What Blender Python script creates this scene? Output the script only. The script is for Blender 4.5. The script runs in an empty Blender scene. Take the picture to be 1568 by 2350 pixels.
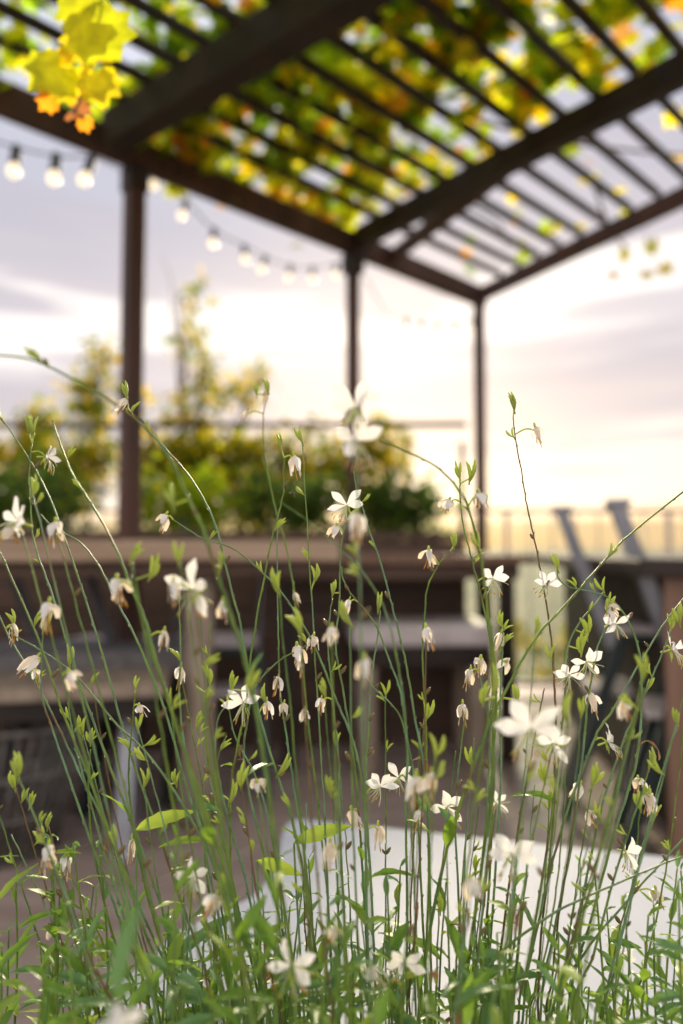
import bpy, math, random
from mathutils import Vector, Matrix, noise
random.seed(7)
R = math.radians
SC = bpy.context.scene
COL = SC.collection

# ------------------------------------------------------------------ camera
CAM_H = 0.92
PITCH = math.atan(85 / 1567)
cd = bpy.data.cameras.new('camera'); cam = bpy.data.objects.new('camera', cd); COL.objects.link(cam)
cam.location = (0, 0, CAM_H); cam.rotation_euler = (math.pi / 2 + PITCH, 0, 0)
cd.sensor_fit = 'VERTICAL'; cd.sensor_width = 24; cd.sensor_height = 36; cd.lens = 24
cd.clip_start = 0.02; cd.clip_end = 3000
cd.dof.use_dof = True; cd.dof.focus_distance = 0.50; cd.dof.aperture_fstop = 2.25; cd.dof.aperture_blades = 0
SC.camera = cam

# ------------------------------------------------------------------ colour, sky, sun
SC.view_settings.view_transform = 'Standard'; SC.view_settings.look = 'None'
SC.view_settings.exposure = 1.4; SC.view_settings.gamma = 1.0
SC.cycles.use_denoising = True
SC.cycles.max_bounces = 8; SC.cycles.diffuse_bounces = 4; SC.cycles.transparent_max_bounces = 12
SUN_AZ, SUN_EL = R(4), R(18)          # azimuth from straight ahead (+Y), clockwise positive
SUN = Vector((math.sin(SUN_AZ) * math.cos(SUN_EL), math.cos(SUN_AZ) * math.cos(SUN_EL), math.sin(SUN_EL)))

def build_world():
    w = bpy.data.worlds.new('World'); SC.world = w; w.use_nodes = True
    nt = w.node_tree; N = nt.nodes; L = nt.links; N.clear()
    def nd(t, **k):
        n = N.new(t)
        for a, v in k.items(): setattr(n, a, v)
        return n
    def math_(op, a, b=None, clamp=False):
        n = nd('ShaderNodeMath', operation=op, use_clamp=clamp)
        for i, v in enumerate((a, b)):
            if v is None: continue
            if isinstance(v, (int, float)): n.inputs[i].default_value = v
            else: L.new(v, n.inputs[i])
        return n.outputs[0]
    out = nd('ShaderNodeOutputWorld')
    sky = nd('ShaderNodeTexSky', sky_type='NISHITA', sun_disc=False)
    sky.sun_elevation = SUN_EL; sky.sun_rotation = SUN_AZ; sky.dust_density = 2.0
    bs = nd('ShaderNodeBackground'); bs.inputs[1].default_value = 0.10
    L.new(sky.outputs[0], bs.inputs[0])
    tc = nd('ShaderNodeTexCoord'); sp = nd('ShaderNodeSeparateXYZ'); L.new(tc.outputs['Generated'], sp.inputs[0])
    X, Y, Z = sp.outputs
    # stretched cloud noise
    mp = nd('ShaderNodeMapping'); mp.inputs['Scale'].default_value = (1.6, 1.6, 11.0); mp.inputs['Location'].default_value = (0.4, 0.2, 1.35)
    L.new(tc.outputs['Generated'], mp.inputs[0])
    nz = nd('ShaderNodeTexNoise'); nz.inputs['Scale'].default_value = 1.5; nz.inputs['Detail'].default_value = 5; nz.inputs['Roughness'].default_value = 0.5
    L.new(mp.outputs[0], nz.inputs[0])
    n1 = nz.outputs[0]
    zz = math_('SUBTRACT', math_('ADD', Z, math_('MULTIPLY', math_('SUBTRACT', n1, 0.5), 0.17)), math_('MULTIPLY', X, 0.085))
    mp2 = nd('ShaderNodeMapping'); mp2.inputs['Scale'].default_value = (2.2, 2.2, 26.0); mp2.inputs['Location'].default_value = (3.1, 1.7, .3)
    L.new(tc.outputs['Generated'], mp2.inputs[0])
    nz2 = nd('ShaderNodeTexNoise'); nz2.inputs['Scale'].default_value = 1.4; nz2.inputs['Detail'].default_value = 3; L.new(mp2.outputs[0], nz2.inputs[0])
    zz = math_('ADD', zz, math_('MULTIPLY', math_('SUBTRACT', nz2.outputs[0], 0.5), 0.13))
    cr = nd('ShaderNodeValToRGB'); L.new(math_('MULTIPLY', zz, 1.0, True), cr.inputs[0])
    e = cr.color_ramp.elements
    stops = [(0.0, (1.18, .70, .34)), (.03, (1.30, .90, .54)), (.07, (1.32, 1.07, .82)), (.11, (1.02, .88, .79)), (.14, (.72, .625, .62)), (.235, (.60, .54, .585)),
             (.275, (.76, .69, .71)), (.30, (1.15, 1.06, 1.0)), (.335, (1.05, .97, .94)), (.36, (.66, .60, .635)), (.44, (.56, .53, .60)), (.52, (.57, .57, .66)), (.65, (.80, .82, .94)), (1.0, (.70, .75, .90))]
    e[0].position, e[0].color = stops[0][0], (*stops[0][1], 1); e[1].position, e[1].color = stops[-1][0], (*stops[-1][1], 1)
    for p, c in stops[1:-1]:
        k = e.new(p); k.color = (*c, 1)
    # glow of the veiled sun
    dv = nd('ShaderNodeVectorMath', operation='DOT_PRODUCT'); L.new(tc.outputs['Generated'], dv.inputs[0]); dv.inputs[1].default_value = (math.sin(R(5)) * math.cos(R(5)), math.cos(R(5)) * math.cos(R(5)), math.sin(R(5)))
    g = math_('POWER', math_('MAXIMUM', dv.outputs['Value'], 0.0), 40.0)
    gm = nd('ShaderNodeMix', data_type='RGBA', blend_type='ADD', clamp_result=False); L.new(g, gm.inputs[0])
    L.new(cr.outputs[0], gm.inputs[6]); gm.inputs[7].default_value = (.42, .26, .08, 1)
    # behind the camera and overhead the sky is brightened, added fill for the foreground
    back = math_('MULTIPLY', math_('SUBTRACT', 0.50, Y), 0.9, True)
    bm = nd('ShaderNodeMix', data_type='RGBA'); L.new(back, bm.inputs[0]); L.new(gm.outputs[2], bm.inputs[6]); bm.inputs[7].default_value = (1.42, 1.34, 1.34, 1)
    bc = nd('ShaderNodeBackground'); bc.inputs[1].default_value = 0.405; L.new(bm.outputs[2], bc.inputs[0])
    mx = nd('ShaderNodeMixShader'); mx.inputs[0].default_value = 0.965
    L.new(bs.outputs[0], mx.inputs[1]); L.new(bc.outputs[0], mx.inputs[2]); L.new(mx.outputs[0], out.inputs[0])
build_world()
sl = bpy.data.lights.new('sun', 'SUN'); sl.energy = 3.2; sl.angle = R(9); sl.color = (1, .84, .60)
so = bpy.data.objects.new('sun', sl); COL.objects.link(so); so.rotation_euler = SUN.to_track_quat('Z', 'Y').to_euler()

# ------------------------------------------------------------------ helpers
def at(x, y, Yd):
    """photo point (1568 x 2350 grid) -> point of the place at distance Yd along +Y"""
    u = (x - 784) / 1567; v = (1175 - y) / 1567
    c, s = math.cos(PITCH), math.sin(PITCH)
    d = Vector((u, c - s * v, s + c * v))
    return Vector((0, 0, CAM_H)) + d * (Yd / d.y)

class MB:
    def __init__(s): s.v = []; s.f = []; s.m = []; s.c = []; s.smooth = []
    def add(s, vs, fs, mat=0, col=None, smooth=False):
        o = len(s.v); s.v += [tuple(p) for p in vs]
        for f in fs:
            s.f.append(tuple(i + o for i in f)); s.m.append(mat); s.c.append(col); s.smooth.append(smooth)
    def box(s, a, b, mat=0, M=None, bev=0.0):
        x0, y0, z0 = a; x1, y1, z1 = b
        if bev <= 0:
            vs = [(x0, y0, z0), (x1, y0, z0), (x1, y1, z0), (x0, y1, z0), (x0, y0, z1), (x1, y0, z1), (x1, y1, z1), (x0, y1, z1)]
            fs = [(3, 2, 1, 0), (4, 5, 6, 7), (0, 1, 5, 4), (1, 2, 6, 5), (2, 3, 7, 6), (3, 0, 4, 7)]
        else:   # chamfered box: three nested loops of eight
            b_ = bev
            def ring(z, i):
                return [(x0 + b_ + i, y0 + i, z), (x1 - b_ - i, y0 + i, z), (x1 - i, y0 + b_ + i, z), (x1 - i, y1 - b_ - i, z),
                        (x1 - b_ - i, y1 - i, z), (x0 + b_ + i, y1 - i, z), (x0 + i, y1 - b_ - i, z), (x0 + i, y0 + b_ + i, z)]
            vs = ring(z0, b_ * .6) + ring(z0 + b_, 0) + ring(z1 - b_, 0) + ring(z1, b_ * .6)
            fs = [tuple(range(7, -1, -1)), tuple(range(24, 32))]
            for k in range(3):
                for i in range(8):
                    j = (i + 1) % 8; fs.append((k * 8 + i, k * 8 + j, k * 8 + 8 + j, k * 8 + 8 + i))
        if M is not None: vs = [M @ Vector(p) for p in vs]
        s.add(vs, fs, mat)
    def bar(s, p, q, w, h, mat=0, up=(0, 0, 1), bev=0.0):
        """rectangular bar from p to q, width w (sideways) and height h (along up); p, q on its axis"""
        p, q = Vector(p), Vector(q); d = (q - p); ln = d.length; d.normalize()
        side = d.cross(Vector(up)); side = side.normalized() if side.length > 1e-6 else Vector((1, 0, 0))
        u = side.cross(d).normalized()
        M = Matrix((( d.x, side.x, u.x, p.x), (d.y, side.y, u.y, p.y), (d.z, side.z, u.z, p.z), (0, 0, 0, 1)))
        s.box((0, -w / 2, -h / 2), (ln, w / 2, h / 2), mat, M, bev)
    def tube(s, pts, rad, n=6, mat=0, col=None, cap=True):
        pts = [Vector(p) for p in pts]; rs = rad if isinstance(rad, (list, tuple)) else [rad] * len(pts)
        vs = []; fs = []; ref = None
        for i, p in enumerate(pts):
            t = (pts[min(i + 1, len(pts) - 1)] - pts[max(i - 1, 0)])
            t = t.normalized() if t.length > 1e-9 else Vector((0, 0, 1))
            if ref is None: ref = t.orthogonal().normalized()
            ref = (ref - t * ref.dot(t)); ref = ref.normalized() if ref.length > 1e-6 else t.orthogonal().normalized()
            b = t.cross(ref)
            for k in range(n):
                a = 2 * math.pi * k / n
                vs.append(p + (ref * math.cos(a) + b * math.sin(a)) * rs[i])
        for i in range(len(pts) - 1):
            for k in range(n):
                j = (k + 1) % n; fs.append((i * n + k, i * n + j, i * n + n + j, i * n + n + k))
        if cap:
            fs.append(tuple(range(n - 1, -1, -1))); fs.append(tuple(range((len(pts) - 1) * n, len(pts) * n)))
        s.add(vs, fs, mat, col, True)
    def lathe(s, prof, n=16, mat=0, c=(0, 0, 0)):
        vs = []; fs = []
        for r, z in prof:
            for k in range(n):
                a = 2 * math.pi * k / n; vs.append((c[0] + r * math.cos(a), c[1] + r * math.sin(a), c[2] + z))
        for i in range(len(prof) - 1):
            for k in range(n):
                j = (k + 1) % n; fs.append((i * n + k, i * n + j, i * n + n + j, i * n + n + k))
        fs.append(tuple(range(n - 1, -1, -1))); fs.append(tuple(range((len(prof) - 1) * n, len(prof) * n)))
        s.add(vs, fs, mat, None, True)
    def mesh(s, name, mats):
        me = bpy.data.meshes.new(name); me.from_pydata(s.v, [], s.f)
        for m in mats: me.materials.append(m)
        me.polygons.foreach_set('material_index', s.m); me.polygons.foreach_set('use_smooth', s.smooth)
        if any(c is not None for c in s.c):
            ca = me.color_attributes.new('tint', 'FLOAT_COLOR', 'CORNER'); buf = []
            for f, c in zip(s.f, s.c): buf += list((*(c or (.5, .5, .5)), 1.0)) * len(f)
            ca.data.foreach_set('color', buf)
        me.update(); return me

def link(name, data, parent=None, loc=None):
    o = bpy.data.objects.new(name, data); COL.objects.link(o)
    if parent is not None: o.parent = parent
    if loc is not None: o.location = loc
    return o
def tag(o, label=None, cat=None, group=None, kind=None):
    if label: o['label'] = label
    if cat: o['category'] = cat
    if group: o['group'] = group
    if kind: o['kind'] = kind
    return o
def part(name, mb, mats, parent): return link(name, mb.mesh(name, mats if isinstance(mats, list) else [mats]), parent)
def thing(name, label, cat, loc=(0, 0, 0), rz=0.0, group=None):
    o = link(name, None, None, loc); o.rotation_euler = (0, 0, rz); o.empty_display_size = .1
    return tag(o, label, cat, group)
def dup(o, parent=None):
    c = o.copy(); COL.objects.link(c)
    if parent is not None: c.parent = parent
    for ch in list(o.children): dup(ch, c)
    return c
def smooth_path(P, n=5):
    """Catmull-Rom through the points"""
    P = [Vector(p) for p in P]; out = []
    for i in range(len(P) - 1):
        a = P[max(i - 1, 0)]; b = P[i]; c = P[i + 1]; d = P[min(i + 2, len(P) - 1)]
        for k in range(n):
            t = k / n
            out.append(.5 * ((2 * b) + (c - a) * t + (2 * a - 5 * b + 4 * c - d) * t * t + (-a + 3 * b - 3 * c + d) * t ** 3))
    out.append(P[-1]); return out

# ------------------------------------------------------------------ materials
def mat(name, col, col2=None, rough=.6, scale=8., stretch=(1, 1, 1), bump=0.0, metal=0.0, spec=.5, detail=6, band=None):
    m = bpy.data.materials.new(name); m.use_nodes = True; nt = m.node_tree; N = nt.nodes; L = nt.links
    b = N['Principled BSDF']; b.inputs['Roughness'].default_value = rough; b.inputs['Metallic'].default_value = metal
    b.inputs['Specular IOR Level'].default_value = spec
    if col2 is None: b.inputs['Base Color'].default_value = (*col, 1)
    if col2 is not None or bump:
        tc = N.new('ShaderNodeTexCoord'); mp = N.new('ShaderNodeMapping'); mp.inputs['Scale'].default_value = stretch
        L.new(tc.outputs['Object'], mp.inputs[0])
        nz = N.new('ShaderNodeTexNoise'); nz.inputs['Scale'].default_value = scale; nz.inputs['Detail'].default_value = detail; L.new(mp.outputs[0], nz.inputs[0])
        if col2 is not None:
            cr = N.new('ShaderNodeValToRGB'); e = cr.color_ramp.elements
            e[0].position, e[0].color = (.33, (*col, 1)); e[1].position, e[1].color = (.67, (*col2, 1))
            L.new(nz.outputs[0], cr.inputs[0]); L.new(cr.outputs[0], b.inputs['Base Color'])
        if bump:
            bp = N.new('ShaderNodeBump'); bp.inputs['Strength'].default_value = bump; bp.inputs['Distance'].default_value = .01
            L.new(nz.outputs[0], bp.inputs['Height']); L.new(bp.outputs[0], b.inputs['Normal'])
    return m
def leafmat(name, tint=True, col=(.1, .2, .05), trans=.5, rough=.45, tcol=None, gain=1.0, nscale=60):
    """leaf or petal: reflects and lets light through; its own colour varies leaf by leaf"""
    m = bpy.data.materials.new(name); m.use_nodes = True; nt = m.node_tree; N = nt.nodes; L = nt.links
    b = N['Principled BSDF']; b.inputs['Roughness'].default_value = rough; b.inputs['Specular IOR Level'].default_value = .3
    out = [n for n in N if n.type == 'OUTPUT_MATERIAL'][0]
    t = N.new('ShaderNodeBsdfTranslucent'); mx = N.new('ShaderNodeMixShader'); mx.inputs[0].default_value = trans
    tc = N.new('ShaderNodeTexCoord'); nz = N.new('ShaderNodeTexNoise'); nz.inputs['Scale'].default_value = nscale; L.new(tc.outputs['Object'], nz.inputs[0])
    rg = N.new('ShaderNodeMapRange'); rg.inputs[1].default_value = .3; rg.inputs[2].default_value = .7; rg.inputs[3].default_value = .72; rg.inputs[4].default_value = 1.2; L.new(nz.outputs[0], rg.inputs[0])
    ml = N.new('ShaderNodeMix'); ml.data_type = 'RGBA'; ml.blend_type = 'MULTIPLY'; ml.inputs[0].default_value = 1
    L.new(rg.outputs[0], ml.inputs[7])
    if tint:
        at_ = N.new('ShaderNodeAttribute'); at_.attribute_name = 'tint'; L.new(at_.outputs['Color'], ml.inputs[6])
    else: ml.inputs[6].default_value = (*col, 1)
    L.new(ml.outputs[2], b.inputs['Base Color'])
    if tcol is None:
        g = N.new('ShaderNodeMix'); g.data_type = 'RGBA'; g.blend_type = 'MULTIPLY'; g.inputs[0].default_value = 1; g.clamp_result = False
        L.new(ml.outputs[2], g.inputs[6]); g.inputs[7].default_value = (gain, gain, gain, 1); L.new(g.outputs[2], t.inputs[0])
    else: t.inputs[0].default_value = (*tcol, 1)
    L.new(b.outputs[0], mx.inputs[1]); L.new(t.outputs[0], mx.inputs[2]); L.new(mx.outputs[0], out.inputs['Surface'])
    return m
def stemmat(name, col, col2, brown, trans=.14):
    m = leafmat(name, False, col, trans, nscale=90); nt = m.node_tree; N = nt.nodes; L = nt.links
    ml = [n for n in N if n.type == 'MIX'][0]
    tc = [n for n in N if n.type == 'TEX_COORD'][0]
    def noi(scale, lo, hi):
        nz = N.new('ShaderNodeTexNoise'); nz.inputs['Scale'].default_value = scale; nz.inputs['Detail'].default_value = 3; L.new(tc.outputs['Object'], nz.inputs[0])
        r = N.new('ShaderNodeMapRange'); r.inputs[1].default_value = lo; r.inputs[2].default_value = hi; L.new(nz.outputs[0], r.inputs[0]); return r.outputs[0]
    a = N.new('ShaderNodeMix'); a.data_type = 'RGBA'; a.inputs[6].default_value = (*col, 1); a.inputs[7].default_value = (*col2, 1); L.new(noi(22, .40, .62), a.inputs[0])
    b = N.new('ShaderNodeMix'); b.data_type = 'RGBA'; L.new(a.outputs[2], b.inputs[6]); b.inputs[7].default_value = (*brown, 1); L.new(noi(31, .60, .74), b.inputs[0])
    L.new(b.outputs[2], ml.inputs[6]); return m
def lampmat(name, col, strength):
    m = bpy.data.materials.new(name); m.use_nodes = True; b = m.node_tree.nodes['Principled BSDF']
    b.inputs['Base Color'].default_value = (.8, .75, .65, 1); b.inputs['Roughness'].default_value = .15
    b.inputs['Emission Color'].default_value = (*col, 1); b.inputs['Emission Strength'].default_value = strength
    return m
def glassmat(name):
    m = bpy.data.materials.new(name); m.use_nodes = True; nt = m.node_tree; N = nt.nodes; L = nt.links
    out = [n for n in N if n.type == 'OUTPUT_MATERIAL'][0]
    tr = N.new('ShaderNodeBsdfTransparent'); tr.inputs[0].default_value = (.88, .92, .88, 1); gl = N.new('ShaderNodeBsdfGlossy'); gl.inputs['Roughness'].default_value = .05
    df = N.new('ShaderNodeBsdfDiffuse'); df.inputs[0].default_value = (.5, .5, .45, 1)
    fr = N.new('ShaderNodeFresnel'); fr.inputs[0].default_value = 1.45
    m0 = N.new('ShaderNodeMixShader'); m0.inputs[0].default_value = .12; L.new(tr.outputs[0], m0.inputs[1]); L.new(df.outputs[0], m0.inputs[2])
    mx = N.new('ShaderNodeMixShader'); L.new(fr.outputs[0], mx.inputs[0]); L.new(m0.outputs[0], mx.inputs[1]); L.new(gl.outputs[0], mx.inputs[2])
    L.new(mx.outputs[0], out.inputs['Surface']); return m

WOOD_DARK = mat('dark_stained_wood', (.012, .007, .0045), (.030, .016, .010), .7, 6, (1, 1, 1), .25)
WOOD_RED = mat('red_brown_post_wood', (.040, .015, .009), (.085, .034, .021), .65, 9, (1, 1, .15), .3)
WOOD_LIGHT = mat('weathered_pale_wood', (.30, .20, .13), (.48, .35, .25), .6, 7, (.3, 3, 3), .3)
WOOD_MID = mat('brown_panel_wood', (.15, .082, .05), (.23, .13, .085), .6, 5, (4, 4, .4), .25)
WOOD_PLANTER = mat('red_brown_planter_wood', (.06, .034, .022), (.12, .066, .042), .65, 6, (.4, 1, 4), .3)
BARK = mat('pale_rough_trunk_wood', (.19, .14, .10), (.38, .30, .23), .85, 14, (2, 2, .35), .8)
TWIG = mat('vine_twig', (.06, .035, .02), (.14, .08, .05), .8, 20, bump=.4)
METAL = mat('dark_blue_grey_metal', (.19, .19, .21), (.28, .28, .30), .38, 12, metal=.5)
TEAL = mat('dark_green_metal', (.006, .016, .017), (.012, .028, .028), .5, 10)
STEEL = mat('pale_steel_rod', (.30, .29, .26), (.42, .40, .36), .4, 10, metal=.4)
GREYSEAT = mat('grey_cushion_cloth', (.12, .11, .108), (.19, .175, .17), .9, 30, bump=.2)
PALESEAT = mat('pale_seat_paint', (.50, .43, .42), (.64, .57, .56), .5, 14)
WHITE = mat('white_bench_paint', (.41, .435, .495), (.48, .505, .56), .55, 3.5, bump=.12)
DECKM = mat('deck_boards', (.30, .225, .20), (.42, .33, .295), .30, 2.2, (1, 8, 1), .2)
SOIL = mat('planter_soil', (.035, .022, .014), (.09, .06, .04), .95, 40, bump=1.0)
FIELD = mat('dry_field', (.10, .10, .04), (.24, .19, .115), .9, .15, bump=.2)
RUBBER = mat('lamp_socket_rubber', (.008, .012, .018), (.02, .025, .03), .5, 20)
BULB = lampmat('lit_bulb_glass', (1, .78, .48), 0.55)
GLASS = glassmat('railing_glass')
TERRA = mat('terracotta', (.20, .085, .05), (.30, .13, .08), .8, 9, bump=.2)
LEAF = leafmat('vine_leaf', gain=1.55, trans=.75)
SHRUBLEAF = leafmat('shrub_leaf', gain=1.6, trans=.70)
STEMM = [stemmat('stem_blue_green', (.18, .31, .17), (.19, .28, .07), (.20, .12, .06), .25), stemmat('stem_grass_green', (.20, .29, .045), (.13, .23, .06), (.22, .13, .05), .25), stemmat('stem_olive_brown', (.18, .15, .05), (.20, .12, .06), (.16, .23, .06), .2)]
DEAD = leafmat('withered_leaf', False, (.20, .115, .055), .3, .7, (.30, .17, .07), nscale=300)
PETAL = leafmat('white_petal', False, (.80, .79, .76), .38, .5, (.86, .84, .78), nscale=150)
WILT = leafmat('wilted_petal', False, (.78, .69, .56), .38, .6, (.86, .72, .52), nscale=300)
ORANGE = leafmat('orange_stamen', False, (.62, .33, .05), .3, .5, (.7, .4, .06), nscale=300)
YELLOW = leafmat('yellow_anther', False, (.62, .50, .12), .3, .5, (.6, .5, .1), nscale=300)
CREAM = leafmat('cream_filament', False, (.70, .70, .50), .3, .5, (.7, .7, .45), nscale=300)
BUDM = leafmat('green_bud', False, (.42, .50, .12), .45, .5, (.66, .74, .14), nscale=350)
GLEAF = [leafmat('gaura_leaf_green', False, (.13, .25, .04), .42, .4, (.30, .48, .04), nscale=120), leafmat('gaura_leaf_blue', False, (.12, .24, .09), .32, .35, (.22, .38, .06), nscale=120),
         leafmat('gaura_leaf_lime', False, (.24, .36, .05), .45, .45, (.46, .58, .06), nscale=120)]

# ------------------------------------------------------------------ setting
def structure(name, mb, m): return tag(part(name, mb, m, None), kind='structure')
mb = MB()     # terrain below the terrace, out to the horizon
seg = 48; rings = [0.0, 6, 14, 30, 60, 120, 250, 500, 1000, 2000]
vs = [(0, 0, -2.2)]; fs = []
for r in rings[1:]:
    for k in range(seg):
        a = 2 * math.pi * k / seg; x, y = r * math.cos(a), r * math.sin(a)
        z = -2.2 + (noise.noise(Vector((x * .02, y * .02, 0))) * 1.2 if r > 10 else 0) + max(0, (r - 300)) * .002 * (1 + noise.noise(Vector((math.cos(a) * 3, math.sin(a) * 3, 2))))
        vs.append((x, y, z))
for k in range(seg): fs.append((0, 1 + k, 1 + (k + 1) % seg))
for i in range(len(rings) - 2):
    for k in range(seg):
        j = (k + 1) % seg; a = 1 + i * seg; fs.append((a + k, a + seg + k, a + seg + j, a + j))
mb.add(vs, fs, 0, None, True); structure('terrain', mb, FIELD)
mb = MB()     # terrace of laid boards, with gaps
DA = R(41)    # boards run with the pergola's edge beam
for k in range(-40, 34):
    x = k * .20
    mb.box((-5, x, -.045 - .0015 * ((k * 7) % 3)), (9 if k < 30 else 9, x + .194, -.0015 * ((k * 5) % 3)), 0, Matrix.Rotation(DA, 4, 'Z') @ Matrix.Translation((0, 0, 0)), .004)
# board field is cut by the terrace edge line beyond the railing
def clip_boards(mb):
    keepf = []
    for f in range(len(mb.f)): pass
terr = structure('terrace_floor', mb, DECKM)
mb = MB(); mb.box((-7, -6, -2.3), (9, 4.9, -.06)); structure('terrace_base', mb, WOOD_DARK)
# cut the boards to the terrace outline
import bmesh
bm = bmesh.new(); bm.from_mesh(terr.data)
for co, no in (((0, 4.9, 0), (0, 1, 0)), ((0, -6, 0), (0, -1, 0)), ((-7, 0, 0), (-1, 0, 0)), ((9, 0, 0), (1, 0, 0))):
    bmesh.ops.bisect_plane(bm, geom=bm.verts[:] + bm.edges[:] + bm.faces[:], plane_co=co, plane_no=no, clear_outer=True)
bm.to_mesh(terr.data); bm.free()

# ------------------------------------------------------------------ pergola
A0 = Vector((-.84, 2.70, 0)); A1 = Vector((.875, 4.27, 0)); AD = (A1 - A0).normalized(); AN = Vector((AD.y, -AD.x, 0))   # AN points to the near side
ZU = 2.47; BH = .13
perg = thing('pergola', 'dark brown wooden pergola with slatted roof covered in grape vine', 'pergola', (A0.x, A0.y, 0))
def pp(name, mb, m): 
    o = part(name, mb, m, perg); o.matrix_parent_inverse = Matrix.Translation(-perg.location); return o
mids = (A1 - A0).length * .525
for (t, w) in ((0, .072), (mids, .054), ((A1 - A0).length, .056)):
    b = A0 + AD * t; mb = MB(); mb.bar((b.x, b.y, 0.0), (b.x, b.y, ZU), w, w, 0, up=AN, bev=.004)
    mb.box((-w * .75, -w * .75, 0), (w * .75, w * .75, .012), 0, Matrix.Translation((b.x, b.y, 0)) @ Matrix.Rotation(math.atan2(AD.y, AD.x), 4, 'Z'))
    pp('post', mb, WOOD_RED)
def beam(p, q, w=.085, h=BH, z=ZU, m=WOOD_DARK, name='beam'):
    mb = MB(); mb.bar((p.x, p.y, z + h / 2), (q.x, q.y, z + h / 2), w, h, 0, bev=.005); return pp(name, mb, m)
beam(A0 - AD * 2.2, A1 + AD * .05, .062, .115, ZU, WOOD_RED)
B1d = Vector((.798, -.602, 0)); B1a = A0 - AD * .12; B2a = A0 + AD * mids; B2d = Vector((.645, -.764, 0)).normalized(); B3d = Vector((.49, -.87, 0)).normalized()
beam(B1a + AN * .035, B1a + B1d * 3.2, .095, .140, ZU + .002)
beam(B2a + AN * .04 , B2a + B2d * 3.0, .066, .105, ZU + .020)
beam(A1 + AN * .04 + AD * -.01, A1 + B3d * 2.8, .052, .085, ZU + .020, WOOD_RED)
beam(B2a + AD * .27 + AN * .03, B2a + B2d * .95 + AD * .03, .045, .07, ZU + .025, WOOD_RED, 'brace')
for d in (A0, B2a):      # knee plates at the post heads
    mb = MB(); mb.bar((d.x, d.y, ZU - .10), (d.x, d.y, ZU - .002), .086, .086, 0, up=AN); pp('post_cap', mb, WOOD_DARK)
LA = (A1 - A0).length
for k in range(1, 16):
    off = k * .153
    # reach of this slat: out to the third cross beam
    t_end = LA + off * (B3d.dot(AD) / B3d.dot(AN)) + .06
    s0 = A0 + AN * off - AD * 2.2; s1 = A0 + AN * off + AD * t_end
    mb = MB(); z = ZU + .144 + .018
    mb.bar((s0.x, s0.y, z), (s1.x, s1.y, z + random.uniform(-.002, .002)), .027, .036, 0, bev=.003); pp('slat', mb, WOOD_DARK)

# ------------------------------------------------------------------ leaves
def grape_leaf(mb, P, size, M, col, matid=0):
    out = [(0, .05), (.17, -.19), (.38, -.16), (.42, .06), (.56, .20), (.42, .38), (.46, .60), (.20, .62), (0, .92), (-.22, .60), (-.44, .62), (-.44, .38), (-.54, .18), (-.40, .06), (-.40, -.14), (-.18, -.20)]
    cup = random.uniform(-.25, .35); fold = random.uniform(.0, .35)
    vs = [(0, .28, .03)] + [(x, y, cup * (x * x + (y - .3) ** 2) * .8 + fold * abs(x) * .6) for x, y in out]
    vs = [P + M @ (Vector(v) * size) for v in vs]
    fs = [(0, i, i % 16 + 1) for i in range(1, 17)]
    mb.add(vs, fs, matid, col, True)
def small_leaf(mb, P, size, M, col, wid=.42, matid=0):
    pr = [(0, 0), (.6, .25), (1, .5), (.65, .8), (0, 1.05), (-.65, .8), (-1, .5), (-.6, .25)]
    b = random.uniform(-.2, .3)
    vs = [P + M @ (Vector((x * wid, y, b * y * y + .12 * abs(x))) * size) for x, y in pr]
    mb.add(vs, [(0, 1, 2, 3), (0, 3, 4), (0, 4, 5), (0, 5, 6, 7)], matid, col, False)
def rot(tilt=1.0, face=None):
    return Matrix.Rotation(random.uniform(0, 6.283), 3, 'Z') @ Matrix.Rotation(random.gauss(0, .5) * tilt, 3, 'X') @ Matrix.Rotation(random.gauss(0, .5) * tilt, 3, 'Y')
def jit(c, a=.25):
    k = 1 + random.uniform(-a, a); return (max(0, c[0] * k * (1 + random.uniform(-.12, .12))), c[1] * k, c[2] * k)
VP = [(.12, .21, .010), (.22, .32, .010), (.38, .42, .010), (.56, .50, .010), (.63, .47, .010), (.64, .29, .015), (.58, .14, .02), (.32, .14, .03)]
def vcol(w):
    return jit(VP[random.choices(range(8), w)[0]])
def inroof(P):     # coordinates on the roof: along A, and away from A
    d = Vector((P[0], P[1], 0)) - A0; return d.dot(AD), d.dot(AN)
def vine(label, n, region, dens, wts, canes):
    v = thing('grape_vine', label, 'vine', (canes[0][0][0], canes[0][0][1], ZU + .2), 0, 'grape vines on the pergola roof')
    inv = Matrix.Translation(-v.location)
    for c in canes:
        mb = MB(); pth = smooth_path([Vector(p) + Vector((random.uniform(-.03, .03), random.uniform(-.03, .03), random.uniform(-.01, .03))) for p in c], 6)
        mb.tube(pth, [.011 - .007 * i / len(pth) for i in range(len(pth))], 6); o = part('cane', mb, TWIG, v); o.matrix_parent_inverse = inv
    mb = MB(); c = 0; tries = 0
    while c < n and tries < n * 40:
        tries += 1
        t = random.uniform(region[0], region[1]); o = random.uniform(region[2], region[3])
        P = A0 + AD * t + AN * o
        if random.random() > dens(t, o, P): continue
        c += 1
        z = ZU + .20 + abs(random.gauss(0, .06)) - (random.random() < .09) * random.uniform(.04, .12)
        if o < .35: z -= random.uniform(0, .13) * (1 - max(0, o) / .35)
        grape_leaf(mb, Vector((P.x, P.y, z)), random.uniform(.05, .098), rot(.9), vcol(wts(t, o)))
    o = part('foliage', mb, LEAF, v); o.matrix_parent_inverse = inv
    return v
def b1t(o): return -.12 + o * B1d.dot(AD) / B1d.dot(AN)
def b2t(o): return mids + o * B2d.dot(AD) / B2d.dot(AN)
def b3t(o): return LA + o * B3d.dot(AD) / B3d.dot(AN)
def clump(P, s=5.0, k=7): return .5 + 1.1 * noise.noise(Vector((P.x * s, P.y * s, k)))
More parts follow.
